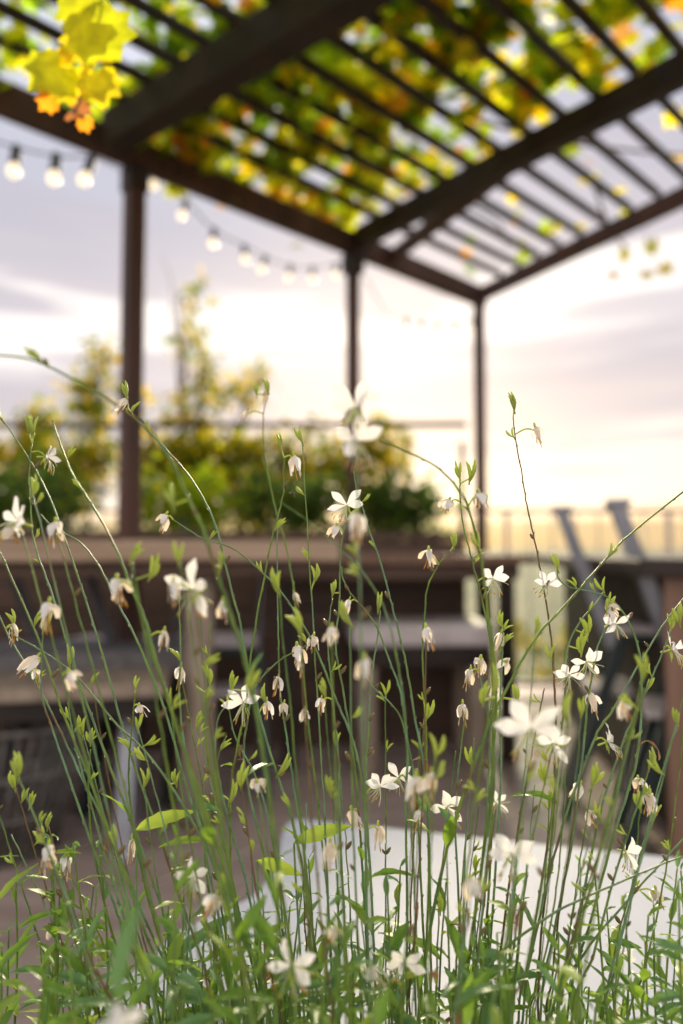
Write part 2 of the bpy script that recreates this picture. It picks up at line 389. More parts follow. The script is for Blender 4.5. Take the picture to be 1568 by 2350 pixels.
def dens_mid(t, o, P):
    if t < b1t(o) + .02 or t > b2t(o) + .02: return 0
    f = (t - b1t(o)) / max(.2, b2t(o) - b1t(o))
    return max(.0, min(1, (1.20 - .66 * f - .20 * max(0, o - 1.0)) + (clump(P, 6) - .55) * 1.7))
def dens_left(t, o, P):
    if t > b1t(o) + .05: return 0
    return max(.05, min(1, .95 + (clump(P, 6, 3) - .5) * .9))
def dens_far(t, o, P):
    if t < b2t(o) or t > b3t(o) + .15: return 0
    return max(0, (clump(P, 7, 11) - .62) * 1.4) + (.6 if t < b2t(o) + .10 and clump(P, 9, 4) > .5 else 0)
def w_mid(t, o):
    f = (t - b1t(o)) / max(.2, b2t(o) - b1t(o)); e = max(0, 1 - o / .5)
    return [3.2 - 2.4 * f, 4, 3.2, 2.0 + 1.4 * f, .8 + 1.6 * f, .6 + .5 * f + 1.2 * e, .15 + .5 * e, .1 + .3 * f]
cane = lambda L_: [tuple(A0 + AD * t + AN * o + Vector((0, 0, ZU + .235))) for t, o in L_]
vine('thick green and yellow vine spread over the middle bay of the pergola roof', 2500, (-.4, 3.2, -.13, 2.3), dens_mid, w_mid,
     [cane([(.1, .1), (.5, .5), (.9, 1.0), (1.0, 1.5), (1.3, 2.2)]), cane([(.3, .3), (1.0, .4), (1.6, .5)]), cane([(.8, .8), (1.5, 1.1), (2.2, 1.5)])])
vine('dark leafy vine over the left bay of the pergola behind the hanging yellow leaves', 2300, (-2.2, .9, 0.0, 2.3), dens_left, lambda t, o: [3, 4, 2, .8, .5, .4, .1, .2],
     [cane([(-.2, .1), (-.5, .7), (-.4, 1.3), (-.1, 2.0)]), cane([(-.3, .4), (-1.0, .6), (-1.7, .9)])])
vine('thin vine shoots with few leaves over the open outer bay of the pergola', 110, (1.0, 3.6, 0.03, 2.2), dens_far, lambda t, o: [1, 3, 3, 3, 2, 1, .2, .4],
     [cane([(1.5, .4), (1.9, .45), (2.2, .3)]), cane([(1.9, 1.0), (2.4, .8), (2.8, .75)])])

def sprig(name, label, pts, leaves, seed=1, r=.0016, rel=None):
    """a hanging shoot: twig plus separately made leaves; leaves = (x, y, depth, size, colour, roll)"""
    random.seed(seed)
    P = [at(*p) for p in pts]; o = thing(name, label, 'vine shoot', P[0]); inv = Matrix.Translation(-o.location)
    mb = MB(); mb.tube(smooth_path(P, 6), r, 6); t = part('twig', mb, TWIG, o); t.matrix_parent_inverse = inv
    for (x, y, d, s, c, roll) in leaves:
        mb = MB(); Q = at(x, y, d)
        M = Matrix.Rotation(roll, 3, 'Y') @ Matrix.Rotation(R(-90) + random.gauss(0, .25), 3, 'X') @ Matrix.Rotation(random.gauss(0, .25), 3, 'Y')
        grape_leaf(mb, Q, s, M, c); lf = part('leaf', mb, LEAF, o); lf.matrix_parent_inverse = inv
    return o
YG = (.40, .44, .010); YE = (.54, .44, .010); OR = (.62, .24, .012); BR = (.30, .12, .04)
sprig('hanging_vine_shoot', 'yellow grape leaves with orange tips on a twig hanging close to the camera',
      [(262, -900, .95), (258, -300, .86), (240, 0, .80), (215, 90, .80), (205, 170, .80), (185, 225, .80), (170, 262, .80)],
      [(185, -25, .80, .066, YG, .3), (205, 45, .79, .082, YG, R(-35)), (228, 60, .805, .078, YE, R(50)), (170, 150, .81, .066, YE, R(-140 + 180)),
       (140, 150, .80, .062, YG, R(35)), (222, 165, .79, .052, YE, R(-10)), (215, 175, .80, .046, YG, R(-25)), (118, 222, .80, .026, OR, R(35)), (165, 258, .80, .018, BR, R(10)), (192, 275, .80, .020, OR, R(-20)), (178, 236, .80, .022, BR, R(-60))], 3)
sprig('hanging_vine_shoot', 'small green vine leaves hanging under the edge beam beside a string bulb',
      [(420, 395, 2.95), (415, 425, 2.95), (412, 455, 2.95)], [(410, 425, 2.95, .085, (.22, .23, .012), .2), (432, 415, 2.96, .075, (.28, .26, .012), -.6), (395, 430, 2.95, .06, (.25, .28, .02), .9)], 5, .003)
sprig('hanging_vine_shoot', 'loose dark vine tip hanging in the sky under the outer beam',
      [(1470, 470, 4.0), (1485, 540, 4.0), (1505, 600, 4.05), (1495, 640, 4.1)],
      [(1437, 575, 4.0, .09, (.16, .15, .02), .3), (1495, 555, 4.0, .10, (.12, .12, .02), -.4), (1520, 610, 4.05, .09, (.14, .12, .03), -.7), (1410, 625, 4.1, .06, (.14, .10, .04), .2), (1490, 625, 4.1, .07, (.14, .12, .04), .8)], 6, .002)

# ------------------------------------------------------------------ string lights
def string_light(label, pts, bulbs, sag=0, bs=1.0):
    P = [at(*p) for p in pts]; o = thing('string_light', label, 'string light', P[0], 0, 'festoon lights under the pergola'); inv = Matrix.Translation(-o.location)
    mb = MB(); mb.tube(smooth_path(P, 8), .0035, 6); c = part('cord', mb, RUBBER, o); c.matrix_parent_inverse = inv
    for (x, y, d, lean) in bulbs:
        Q = at(x, y, d)
        mb = MB(); mb.lathe([(.008, .012), (.017, .006), (.0175, -.046), (.019, -.048), (.019, -.056), (.011, -.057)], 12)
        s = part('socket', mb, RUBBER, o); s.matrix_parent_inverse = inv; s.location = Q; s.rotation_euler = (0, lean, 0); s.scale = (bs,) * 3
        mb = MB(); mb.lathe([(.009, -.056), (.012, -.062), (.019, -.072), (.0225, -.084), (.021, -.096), (.014, -.106), (.004, -.110)], 14)
        b = part('bulb', mb, BULB, s)
string_light('black festoon cord with lit round bulbs left of the near pergola post',
             [(-80, 300, 2.3), (38, 338, 2.4), (130, 358, 2.45), (215, 362, 2.5), (285, 392, 2.72)], [(38, 340, 2.4, .1), (130, 358, 2.45, .1), (212, 364, 2.5, .35)])
string_light('long festoon cord of lit bulbs curving from near post to middle post',
             [(320, 380, 2.74), (370, 395, 2.85), (430, 462, 3.0), (492, 528, 3.2), (563, 565, 3.4), (615, 592, 3.6), (670, 612, 3.8), (720, 615, 3.95), (775, 605, 4.1), (812, 595, 3.7)],
             [(368, 392, 2.85, .4), (430, 462, 3.0, .35), (492, 526, 3.2, .1), (560, 564, 3.4, -.1), (610, 590, 3.6, .35), (668, 610, 3.8, .2), (718, 614, 3.95, .05), (772, 606, 4.1, .05)], bs=.82)
string_light('small far festoon lights strung between the middle and outer posts',
             [(840, 640, 3.7), (890, 720, 4.6), (935, 733, 5.0), (1000, 742, 5.0), (1060, 740, 4.8), (1098, 728, 4.3)],
             [(932, 733, 5.0, 0), (968, 738, 5.0, .1), (1005, 742, 5.0, 0), (1045, 741, 4.9, 0), (1088, 731, 4.5, 0)], bs=.95)

# ------------------------------------------------------------------ terrace railing
YR = 4.42
rail = thing('terrace_railing', 'glass and steel railing with slim dark top rail along terrace edge', 'railing', (1.0, YR, 0)); inv = Matrix.Translation(-rail.location)
def rp(n, mb, m):
    o = part(n, mb, m, rail); o.matrix_parent_inverse = inv
mb = MB(); mb.bar((-6, YR, 1.165), (7.5, YR, 1.165), .045, .022, 0, bev=.003); rp('top_rail', mb, WOOD_DARK)
mb = MB(); mb.bar((-6, YR, .06), (7.5, YR, .06), .04, .03, 0); rp('bottom_rail', mb, WOOD_DARK)
for k in range(-6, 8):
    x = k * 1.05 + .02
    mb = MB(); mb.bar((x, YR, 0.0), (x, YR, 1.153), .03, .03, 0, up=(0, 1, 0)); rp('upright', mb, STEEL)
    mb = MB(); mb.box((x + .03, YR - .005, .085), (x + 1.02, YR + .005, 1.10)); rp('glass_pane', mb, GLASS)
    if k >= 0:
        for j in range(1, 7):
            mb = MB(); xx = x + j * .15; mb.tube([(xx, YR + .018, .07), (xx, YR + .018, 1.155)], .006, 6); rp('baluster', mb, STEEL)
# trellis screen between the posts
tre = thing('trellis_frame', 'thin dark trellis bars at head height holding the green hedge', 'trellis', (-.3, 4.3, 0)); inv2 = Matrix.Translation(-tre.location)
for p, q in (((-3.5, 4.28, 1.695), (.80, 4.33, 1.715)), ((-1.2, 4.29, 0), (-1.2, 4.29, 1.68)), ((.77, 4.33, 0), (.77, 4.33, 1.60)), ((-2.6, 4.28, 0), (-2.6, 4.28, 1.68))):
    mb = MB(); mb.bar(p, q, .028, .032, 0, up=(0, 1, 0) if p[2] == 0 else (0, 0, 1)); o = part('bar', mb, WOOD_DARK, tre); o.matrix_parent_inverse = inv2

# ------------------------------------------------------------------ shrubs and hedges
SP = dict(warm=[(.38, .31, .008), (.50, .36, .010), (.26, .25, .008), (.10, .15, .012), (.07, .11, .014)], mid=[(.16, .25, .010), (.24, .32, .010), (.34, .36, .012)], dark=[(.045, .09, .016), (.08, .13, .02), (.11, .16, .022)],
          brown=[(.10, .08, .03), (.14, .12, .03), (.08, .09, .02)])
def shrub(label, base, blobs, pal, n, ls, name='shrub', cat='shrub', group=None, trunk=True, wid=.42):
    """blobs = (centre offset, radii, share); leaves clump along twigs inside each blob"""
    o = thing(name, label, cat, base, 0, group); ms = [leaf for leaf in SP[pal]]
    if trunk:
        mb = MB()
        for (c, r, s) in blobs:
            mb.tube(smooth_path([(0, 0, 0), (c[0] * .3, c[1] * .3, c[2] * .5), c], 4), [.012 - .0007 * i for i in range(9)], 5)
            for k in range(5):
                q = Vector((random.gauss(0, r[0] * .5), random.gauss(0, r[1] * .5), random.gauss(0, r[2] * .5))) + Vector(c)
                mb.tube([Vector(c) * .7, (Vector(c) * .6 + q * .4), q], [.006, .004, .002], 4)
        part('stems', mb, TWIG, o)
    mb = MB(); tot = sum(b[2] for b in blobs)
    for (c, r, s) in blobs:
        m = int(n * s / tot); tw = max(3, m // 26)
        tws = []
        for k in range(tw):
            d = Vector((random.gauss(0, 1), random.gauss(0, 1), random.gauss(0, 1))).normalized() * random.uniform(.25, 1) ** .6
            tws.append((Vector(c) + Vector((d.x * r[0], d.y * r[1], d.z * r[2])), d))
        for k in range(m):
            q, d = random.choice(tws)
            P = q + Vector((random.gauss(0, .05), random.gauss(0, .05), random.gauss(0, .06)))
            small_leaf(mb, P, ls * random.uniform(.7, 1.25), rot(1.6), jit(random.choice(ms), .3), wid)
    part('foliage', mb, SHRUBLEAF, o); return o
def g(x, d): return ((x - 784) / 1567 * d, d, 0)      # ground point under photo column x
PZ = .92
def zz(y, d): return PZ + (1260 - y) / 1567 * d
random.seed(21)
d = 4.7; hx = g(545, d)
shrub('dense clipped green hedge with flat top behind the trellis', hx, [((x, 0, zz(1070, d)), (.20, .13, .24), 1) for x in (-.50, -.25, 0, .25, .50)] + [((x, 0, zz(1160, d)), (.22, .13, .22), .8) for x in (-.40, 0, .40)] + [((x, 0, .65), (.2, .16, .3), .3) for x in (-.35, 0, .35)], 'warm', 3600, .055, 'hedge', 'hedge')
shrub('tall loose shrub with bare sprays reaching into the sky left of the near post', g(190, 4.9), [((-.15, 0, zz(1010, 4.9)), (.42, .2, .34), 3), ((.12, 0, zz(900, 4.9)), (.34, .18, .18), .9), ((.08, 0, zz(815, 4.9)), (.22, .1, .10), .16), ((.75, 0, zz(1040, 4.9)), (.40, .18, .24), 2), ((-.2, 0, .7), (.4, .2, .4), 1)], 'warm', 2300, .055, group='backlit shrubs behind the tables')
shrub('thin tall shrub with sparse upright twigs right of the near post', g(430, 5.0), [((-.04, 0, zz(760, 5)), (.12, .1, .15), .30), ((.10, 0, zz(840, 5)), (.26, .12, .14), .45), ((.10, 0, zz(945, 5)), (.48, .16, .14), 1.0), ((.0, 0, zz(1060, 5)), (.60, .16, .22), 1.2), ((-.1, 0, zz(660, 5)), (.30, .12, .28), .16), ((.45, 0, zz(890, 5)), (.18, .1, .15), .5), ((0, 0, .8), (.3, .2, .5), .8)], 'warm', 1200, .055, group='backlit shrubs behind the tables')
shrub('golden backlit shrub beside the middle post', g(850, 4.6), [((-.12, 0, zz(1080, 4.6)), (.25, .16, .22), 1.5), ((.10, 0, zz(1040, 4.6)), (.20, .14, .22), 1.0), ((.12, 0, zz(1170, 4.6)), (.30, .15, .18), 1.4), ((0, 0, .6), (.3, .2, .3), 1)], 'warm', 2200, .05, group='backlit shrubs behind the tables')
shrub('yellow green shrub at the left edge of the terrace', g(10, 4.6), [((0, 0, zz(1090, 4.6)), (.40, .14, .25), 1.5), ((.48, 0, zz(1090, 4.6)), (.34, .14, .26), 1.5), ((.3, 0, zz(1160, 4.6)), (.3, .2, .2), 1), ((0, 0, .6), (.4, .2, .3), 1)], 'warm', 2700, .05, group='backlit shrubs behind the tables')

# raised planter with low dark planting
PLZ = 1.0
pl = thing('wooden_planter', 'long raised red brown wooden planter full of low dark plants', 'planter', (-.85, 3.35, 0), R(8)); 
mb = MB(); 
for k in range(6): mb.box((-1.6, -.19, .003 + k * .16), (1.45, .19, .003 + k * .16 + .155), 0, None, .004)
part('box', mb, WOOD_PLANTER, pl)
mb = MB(); mb.box((-1.63, -.215, .965), (1.48, .215, .995), 0, None, .004); part('rim', mb, WOOD_PLANTER, pl)
mb = MB(); mb.box((-1.55, -.17, .996), (1.42, .17, 1.003)); part('soil', mb, SOIL, pl)
random.seed(5)
for k, (x, lab, pal, rad, hh) in enumerate(((-1.2, 'low dark bush at the left end of the wooden planter', 'dark', .30, .20), (-.62, 'round dark green bush in the planter left of the near post', 'dark', .30, .22), (.05, 'mid green bush in the planter right of the near post', 'mid', .30, .20), (.62, 'dark spreading bush in the planter near the middle post', 'dark', .30, .19), (1.15, 'dark trailing bush at the right end of the wooden planter', 'dark', .26, .16))):
    q = Matrix.Rotation(R(8), 3, 'Z') @ Vector((x, 0, 0)) + Vector((-.85, 3.35, 1.0))
    shrub(lab, q, [((0, 0, hh * .7), (rad, .16, hh * .7), 1)], pal, 750, .045, 'bush', 'bush', 'low bushes in the raised planter')
fp = at(232, 1135, 3.2)
fl = thing('white_garden_flower', 'blurred white bloom above the planter left of the near post', 'flower', (fp.x, fp.y, 1.0))
mb = MB(); mb.tube(smooth_path([(0, 0, 0), (.01, 0, .08), (0, 0, fp.z - 1.0)], 4), .004, 5); part('stem', mb, STEMM[1], fl)
mb = MB()
for k in range(14):
    a = k * 2.4; M = Matrix.Rotation(a, 3, 'Z') @ Matrix.Rotation(R(20 + (k % 4) * 16), 3, 'X'); small_leaf(mb, Vector((0, 0, fp.z - 1.0)), .055, M, (.5, .5, .5), .4)
part('bloom', mb, PETAL, fl)

# bushes outside the railing on the slope
random.seed(9)
shrub('olive bushes on the slope beyond the glass railing', (1.3, 6.2, -2.0), [((-.6, 0, 1.5), (.6, .4, .5), 1), ((.3, .2, 1.3), (.7, .4, .5), 1), ((1.3, .1, 1.35), (.7, .4, .5), 1), ((.3, 0, .6), (1.5, .4, .7), 1)], 'mid', 3000, .08, 'slope_bush', 'bush')
shrub('dry yellow bush far down the slope beyond the railing', (2.6, 9.5, -2.1), [((-1.2, 0, 1.5), (.9, .5, .7), 1), ((.3, 0, 1.4), (.9, .5, .7), 1), ((1.6, 0, 1.6), (.9, .5, .7), 1)], 'warm', 2200, .11, 'slope_bush', 'bush')

# ------------------------------------------------------------------ furniture, left
def frame_of(o, rz): return Matrix.Translation(o) @ Matrix.Rotation(rz, 4, 'Z')
# near high table: thick weathered slab on a rough trunk leg
tb = thing('high_table', 'high table with thick weathered pale wooden top on rough trunk legs', 'table', (-.62, 2.42, 0), R(14))
mb = MB(); mb.box((-1.5, -.30, .882), (.56, .30, .948), 0, None, .008); part('tabletop', mb, WOOD_LIGHT, tb)
mb = MB(); mb.box((-1.45, -.24, .835), (.50, .24, .881), 0, None, .004); part('apron', mb, WOOD_PLANTER, tb)
def trunk_leg(par, x, y, r, h):
    mb = MB(); n = 12; pts = []; random.seed(int(x * 100) + 7)
    prof = [(r * 1.15, 0), (r * 1.05, h * .15), (r * .95, h * .35), (r * .9, h * .6), (r * .92, h * .85), (r * 1.0, h)]
    vs = []; fs = []
    for i, (rr, z) in enumerate(prof):
        for k in range(n):
            a = 2 * math.pi * k / n; q = rr * (1 + .16 * math.sin(a * 4 + i) + random.uniform(-.06, .06)); vs.append((x + q * math.cos(a), y + q * math.sin(a), z))
    for i in range(len(prof) - 1):
        for k in range(n):
            j = (k + 1) % n; fs.append((i * n + k, i * n + j, i * n + n + j, i * n + n + k))
    fs.append(tuple(range(n - 1, -1, -1))); fs.append(tuple(range((len(prof) - 1) * n, len(prof) * n)))
    mb.add(vs, fs, 0, None, True); part('leg', mb, BARK, par)
trunk_leg(tb, .11, -.10, .058, .835); trunk_leg(tb, -1.25, 0, .058, .835)
# second table, darker and farther
tb2 = thing('high_table', 'dark red brown high table behind the flowers, right of the pale table', 'table', (.30, 3.15, 0), R(5))
mb = MB(); mb.box((-.62, -.25, .855), (.50, .25, .895), 0, None, .006); part('tabletop', mb, WOOD_MID, tb2)
mb = MB(); mb.box((-.58, -.21, .790), (.46, .21, .854), 0, None, .004); part('apron', mb, WOOD_PLANTER, tb2)
for x in (-.54, .41):
    for y in (-.17, .17):
        mb = MB(); mb.box((x - .03, y - .03, 0), (x + .03, y + .03, .79), 0, None, .004); part('leg', mb, WOOD_DARK, tb2)
# benches
def bench(label, loc, rz, L_, topz, seat, m2, dep=.19):
    b = thing('bench', label, 'bench', loc, rz, 'benches by the high tables')
    mb = MB(); mb.box((-L_, -dep, topz - .085), (L_, dep, topz), 0, None, .012); part('seat', mb, seat, b)
    mb = MB(); mb.box((-L_ + .02, -dep + .02, topz - .17), (L_ - .02, dep - .02, topz - .087), 0, None, .004); part('seat_frame', mb, m2, b)
    for x in (-L_ + .07, L_ - .07):
        for y in (-dep + .05, dep - .05):
            mb = MB(); mb.box((x - .035, y - .035, 0), (x + .035, y + .035, topz - .172), 0, None, .005); part('leg', mb, BARK if seat is PALESEAT else m2, b)
    return b
bench('pale topped bench with dark frame below the dark high table', (.33, 3.02, 0), R(3), .30, .605, PALESEAT, WOOD_DARK)
bench('long grey bench with dark frame under the pale high table', (-1.15, 2.55, 0), R(12), .60, .56, GREYSEAT, WOOD_DARK)
# wooden foot bench with slanting woven basket beneath
lb = thing('slatted_bench', 'low grey brown slatted bench in front of the pale high table', 'bench', (-1.15, 2.12, 0), R(12))
for k in range(3):
    mb = MB(); mb.box((-.62, -.16 + k * .11, .475), (.60, -.06 + k * .11, .515), 0, None, .005); part('slat', mb, BARK, lb)
mb = MB(); mb.box((-.58, -.13, .41), (.56, .13, .474), 0, None, .003); part('frame', mb, WOOD_DARK, lb)
for x in (-.5, .48):
    for s in (-1, 1):
        mb = MB(); mb.bar((x, s * .16, 0), (x, -s * .02, .41), .05, .035, 0, up=(0, 1, 0)); part('leg', mb, METAL, lb)
WICKER = mat('dark_grey_wicker', (.055, .05, .045), (.13, .115, .10), .8, 20)
bk = thing('wicker_basket', 'tall grey wicker basket standing under the slatted bench', 'basket', (-1.08, 2.10, 0), R(12))
mb = MB()
for k in range(46):
    a = 2 * math.pi * k / 46; r0, r1 = .135, .185
    mb.tube([(r0 * 1.5 * math.cos(a), r0 * .8 * math.sin(a), .01), (r1 * 1.6 * math.cos(a + .10), r1 * .72 * math.sin(a + .10), .385)], .008, 5)
part('stakes', mb, WICKER, bk)
mb = MB()
for z, s in ((.012, 1.0), (.13, 1.13), (.25, 1.25), (.385, 1.385)):
    mb.tube([(.135 * 1.52 * s * math.cos(2 * math.pi * k / 32), .135 * .78 * s * math.sin(2 * math.pi * k / 32), z) for k in range(33)], .010, 5)
part('hoops', mb, WICKER, bk)

# metal folding chairs / stools
def stool():
    """bar stool: raked back on two flat uprights, pale seat, splayed dark legs; faces +X"""
    s = thing('bar_stool', 'x', 'bar stool')
    mb = MB(); mb.box((-.13, -.13, .630), (.13, .13, .655), 0, None, .010); part('seat', mb, PALESEAT, s)
    mb = MB(); mb.box((-.125, -.125, .600), (.125, .125, .629), 0, None, .003); part('seat_frame', mb, TEAL, s)
    for y in (-.125, .125):
        mb = MB(); mb.bar((-.10, y, .58), (-.265, y, 1.06), .010, .040, 0, up=(1, 0, 0)); part('back_upright', mb, METAL, s)
        mb = MB(); mb.bar((-.08, y * 1.04, .599), (-.27, y * 1.15, 0), .022, .040, 0, up=(1, 0, 0)); part('leg', mb, TEAL, s)
        mb = MB(); mb.bar((.08, y * 1.04, .599), (-.07, y * 1.15, 0), .022, .040, 0, up=(1, 0, 0)); part('leg', mb, TEAL, s)
    mb = MB(); mb.bar((-.262, -.145, 1.062), (-.262, .145, 1.062), .07, .018, 0); part('top_rail', mb, METAL, s)
    mb = MB(); mb.box((-.20, -.125, .42), (-.04, .125, .44), 0, None, .006); part('footrest', mb, PALESEAT, s)
    return s
st0 = stool()
spots = [((1.13, 2.10, 0), R(-20), 'dark metal bar stool with pale seat at the near end of the brown counter'),
         ((1.07, 2.46, 0), R(-17), 'second metal bar stool with leaning back along the brown counter'),
         ((1.62, 2.55, 0), R(-20), 'metal bar stool on the far side of the brown counter')]
for i, (loc, rz, lab) in enumerate(spots):
    s = st0 if i == 0 else dup(st0); s.location = loc; s.rotation_euler = (0, 0, rz); tag(s, lab, 'bar stool', 'bar stools at the counter')
for (loc, rz, lab) in (((-.98, 2.80, 0), R(75), 'grey metal bar stool behind the pale high table, left of the post'), ((-.52, 2.90, 0), R(100), 'grey metal bar stool behind the pale table, right of the post')):
    s = dup(st0); s.location = loc; s.rotation_euler = (0, 0, rz); s.scale = (1.3, 1.3, .84); tag(s, lab, 'bar stool', 'bar stools at the pale table')
# bar counter, right
ct = thing('bar_counter', 'dark brown wooden bar counter with plank end panel at right', 'counter', (.895, 1.95, 0), R(-6))
mb = MB()
for k in range(10): mb.box((.13, .05 + k * .178, .02), (.15, .05 + k * .178 + .174, .84), 0, None, .003)
part('side_panel', mb, WOOD_DARK, ct)
mb = MB()
for k in range(6): mb.box((.022 + k * .16, .0, .02), (.022 + k * .16 + .156, .019, .84), 0, None, .003)
part('end_panel', mb, WOOD_MID, ct)
mb = MB(); mb.box((.152, .021, .02), (.97, 1.80, .838)); part('body', mb, WOOD_DARK, ct)
mb = MB(); mb.box((-.06, -.05, .842), (1.03, 1.86, .892), 0, None, .006); part('counter_top', mb, WOOD_DARK, ct)

# ------------------------------------------------------------------ white bench and flower bed
wb = thing('white_bench', 'smooth white low wall bench behind the flower stems', 'bench', (0, 0, 0))
mb = MB(); 
def onz(x, y, z):
    q = at(x, y, 1.0) - Vector((0, 0, CAM_H)); t = (z - CAM_H) / q.z; return (q.x * t, q.y * t)
outline = [(-.42, .40), (-.34, .60)] + [onz(x, y, .45) for x, y in ((330, 2210), (385, 2148), (470, 2105), (570, 2062), (622, 2010), (640, 1950), (648, 1905), (656, 1889), (672, 1881), (700, 1880), (900, 1900), (1150, 1927), (1400, 1952), (1568, 1970))] + [(.80, .92), (1.2, .78), (1.2, .40)]
n = len(outline); zt = .45
cx = sum(p[0] for p in outline) / n; cy = sum(p[1] for p in outline) / n
ins = [(x + (cx - x) * .012, y + (cy - y) * .012) for x, y in outline]
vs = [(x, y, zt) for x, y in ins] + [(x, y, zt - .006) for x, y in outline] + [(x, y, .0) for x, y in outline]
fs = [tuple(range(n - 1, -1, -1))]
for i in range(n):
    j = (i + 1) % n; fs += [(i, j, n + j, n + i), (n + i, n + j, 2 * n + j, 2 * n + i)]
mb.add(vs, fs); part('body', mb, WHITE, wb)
bpy.context.view_layer.update()
me = wb.children[0].data; bm = bmesh.new(); bm.from_mesh(me); bmesh.ops.recalc_face_normals(bm, faces=bm.faces); bm.to_mesh(me); bm.free()
mb = MB(); mb.box((-1.1, .10, .0), (1.15, .395, .33), 0, None, .01)
bed = thing('flower_trough', 'low trough of dark soil the white flower stems grow from', 'planter', (0, .25, 0)); o = part('trough', mb, WOOD_DARK, bed); o.matrix_parent_inverse = Matrix.Translation((0, -.25, 0))
mb = MB(); gx = 40
vs = []; fs = []
for i in range(gx + 1):
    for j in range(9):
        x = -1.08 + 2.21 * i / gx; y = .12 + .255 * j / 8; vs.append((x, y, .335 + .012 * noise.noise(Vector((x * 14, y * 14, 0)))))
for i in range(gx):
    for j in range(8): a = i * 9 + j; fs.append((a, a + 9, a + 10, a + 1))
mb.add(vs, fs, 0, None, True); o = part('soil', mb, SOIL, bed); o.matrix_parent_inverse = Matrix.Translation((0, -.25, 0))

# ------------------------------------------------------------------ gaura: meshes of the parts
random.seed(33)
def petal_mesh(v):
    mb = MB(); nu, nv = 7, 4; L_ = 1.0; vs = []; fs = []
    for i in range(nu + 1):
        t = i / nu; w = .035 + .205 * math.sin(math.pi * min(1, (t * .93 + .02) ** 1.3)) ** 1.2 * (1 + .25 * (t - .5)); 
        if i == nu: w = .05
        for j in range(nv + 1):
            s = j / nv * 2 - 1
            vs.append((s * w + .03 * v * t * t, t * L_ - .03 * s * s * (t > .8), .10 * math.sin(t * 3.0) * (1 if v != 1 else -.5) + .10 * w * s * s * 3 * (1 if v else -.6) + .03 * math.sin(t * 9 + s * 2 + v)))
    for i in range(nu):
        for j in range(nv): a = i * (nv + 1) + j; fs.append((a, a + 1, a + nv + 2, a + nv + 1))
    mb.add(vs, fs, 0, None, True); return mb.mesh('petal', [PETAL])
PET = [petal_mesh(v) for v in (0, 1, 2)]
def stamen_mesh(v):
    mb = MB(); random.seed(v + 60)
    for k in range(8):
        a = R(180) + random.gauss(0, .42); l = random.uniform(.62, .95); out = random.uniform(.15, .5)
        P = [Vector((0, 0, .05)), Vector((math.sin(a) * l * .5, math.cos(a) * l * .5, .05 + out * .7)), Vector((math.sin(a) * l, math.cos(a) * l, .02 + out * .8))]
        pth = smooth_path(P, 3); mb.tube(pth, .016, 4, 0)
        e = pth[-1]; dr = (pth[-1] - pth[-2]).normalized(); sd = Vector((random.uniform(-.4, .4), random.uniform(-.4, .4), random.uniform(-.4, .4)))
        mb.tube([e, e + (dr + sd) * .09, e + (dr + sd) * .19], [.022, .034, .012], 5, 1 if k % 3 else 2)
    P = smooth_path([Vector((0, 0, .05)), Vector((.1, -.6, .5)), Vector((.2, -1.1, .45))], 3); mb.tube(P, .02, 4, 0)
    return mb.mesh('stamens', [CREAM, YELLOW, ORANGE])
STA = [stamen_mesh(v) for v in range(3)]
def calyx_mesh(v):
    mb = MB(); mb.lathe([(.03, -.55), (.06, -.45), (.045, -.2), (.06, -.06), (.085, 0.0), (.05, .06), (.01, .08)], 8, 0)
    for a in (200, 150):
        d = Vector((math.sin(R(a)), math.cos(R(a)), -.25)); mb.tube([(0, 0, -.05), d * .3, d * .62], [.03, .06, .015], 5, 0)
    return mb.mesh('calyx', [BUDM])
CAL = [calyx_mesh(0)]
def wilt_mesh(v):
    mb = MB(); random.seed(80 + v)
    mb.tube([(0, 0, .22), (.02, 0, .1), (0, 0, -.04)], [.05, .085, .07], 6, 2)          # withered calyx tube
    for k in range(4):
        a = k * 1.57 + random.uniform(-.4, .4); P0 = Vector((0, 0, 0)); sp = random.uniform(.12, .36); l = random.uniform(.55, 1.05); vs = []; fs = []
        tw = random.uniform(-1.4, 1.4); cur = random.uniform(-.3, .5)
        for i in range(6):
            t = i / 5; r = sp * math.sin(min(1, t * 1.4) * 1.57) + cur * t * t * .4; c = Vector((math.cos(a) * r, math.sin(a) * r, -l * t + .12 * math.sin(t * 3)))
            wv = Vector((math.cos(a + 1.57 + tw * t), math.sin(a + 1.57 + tw * t), random.uniform(-.3, .3))) * (.05 + .15 * math.sin(math.pi * (t * .85 + .08)))
            vs += [c - wv, c + Vector((math.cos(a), math.sin(a), 0)) * random.uniform(-.05, .09), c + wv]
        for i in range(5):
            for j in range(2): q = i * 3 + j; fs.append((q, q + 1, q + 4, q + 3))
        mb.add(vs, fs, 0 if (v + k) % 2 == 0 else 3, None, True)
    for k in range(5):
        a = random.uniform(0, 6.28); l = random.uniform(.75, 1.25); q = random.uniform(.1, .38)
        P = smooth_path([(0, 0, 0), (math.cos(a) * q * .6, math.sin(a) * q * .6, -l * .55), (math.cos(a) * q + random.uniform(-.15, .15), math.sin(a) * q, -l)], 3)
        mb.tube(P, [.02] * (len(P) - 2) + [.038, .02], 4, 1 if k % 2 else 0)
    return mb.mesh('wilted_flower', [WILT, ORANGE, BUDM, PETAL])
WIL = [wilt_mesh(v) for v in range(6)]
def bud(mb, base, d, l, r, m=0):
    d = d.normalized(); side = d.orthogonal().normalized(); b = .07 * l
    pts = [base, base + d * l * .18 + side * b, base + d * l * .45 + side * b * 1.5, base + d * l * .75 + side * b, base + d * l * .93, base + d * l]
    mb.tube(pts, [r * .45, r * .75, r * 1.15, r * .95, r * .5, r * .12], 7, m)
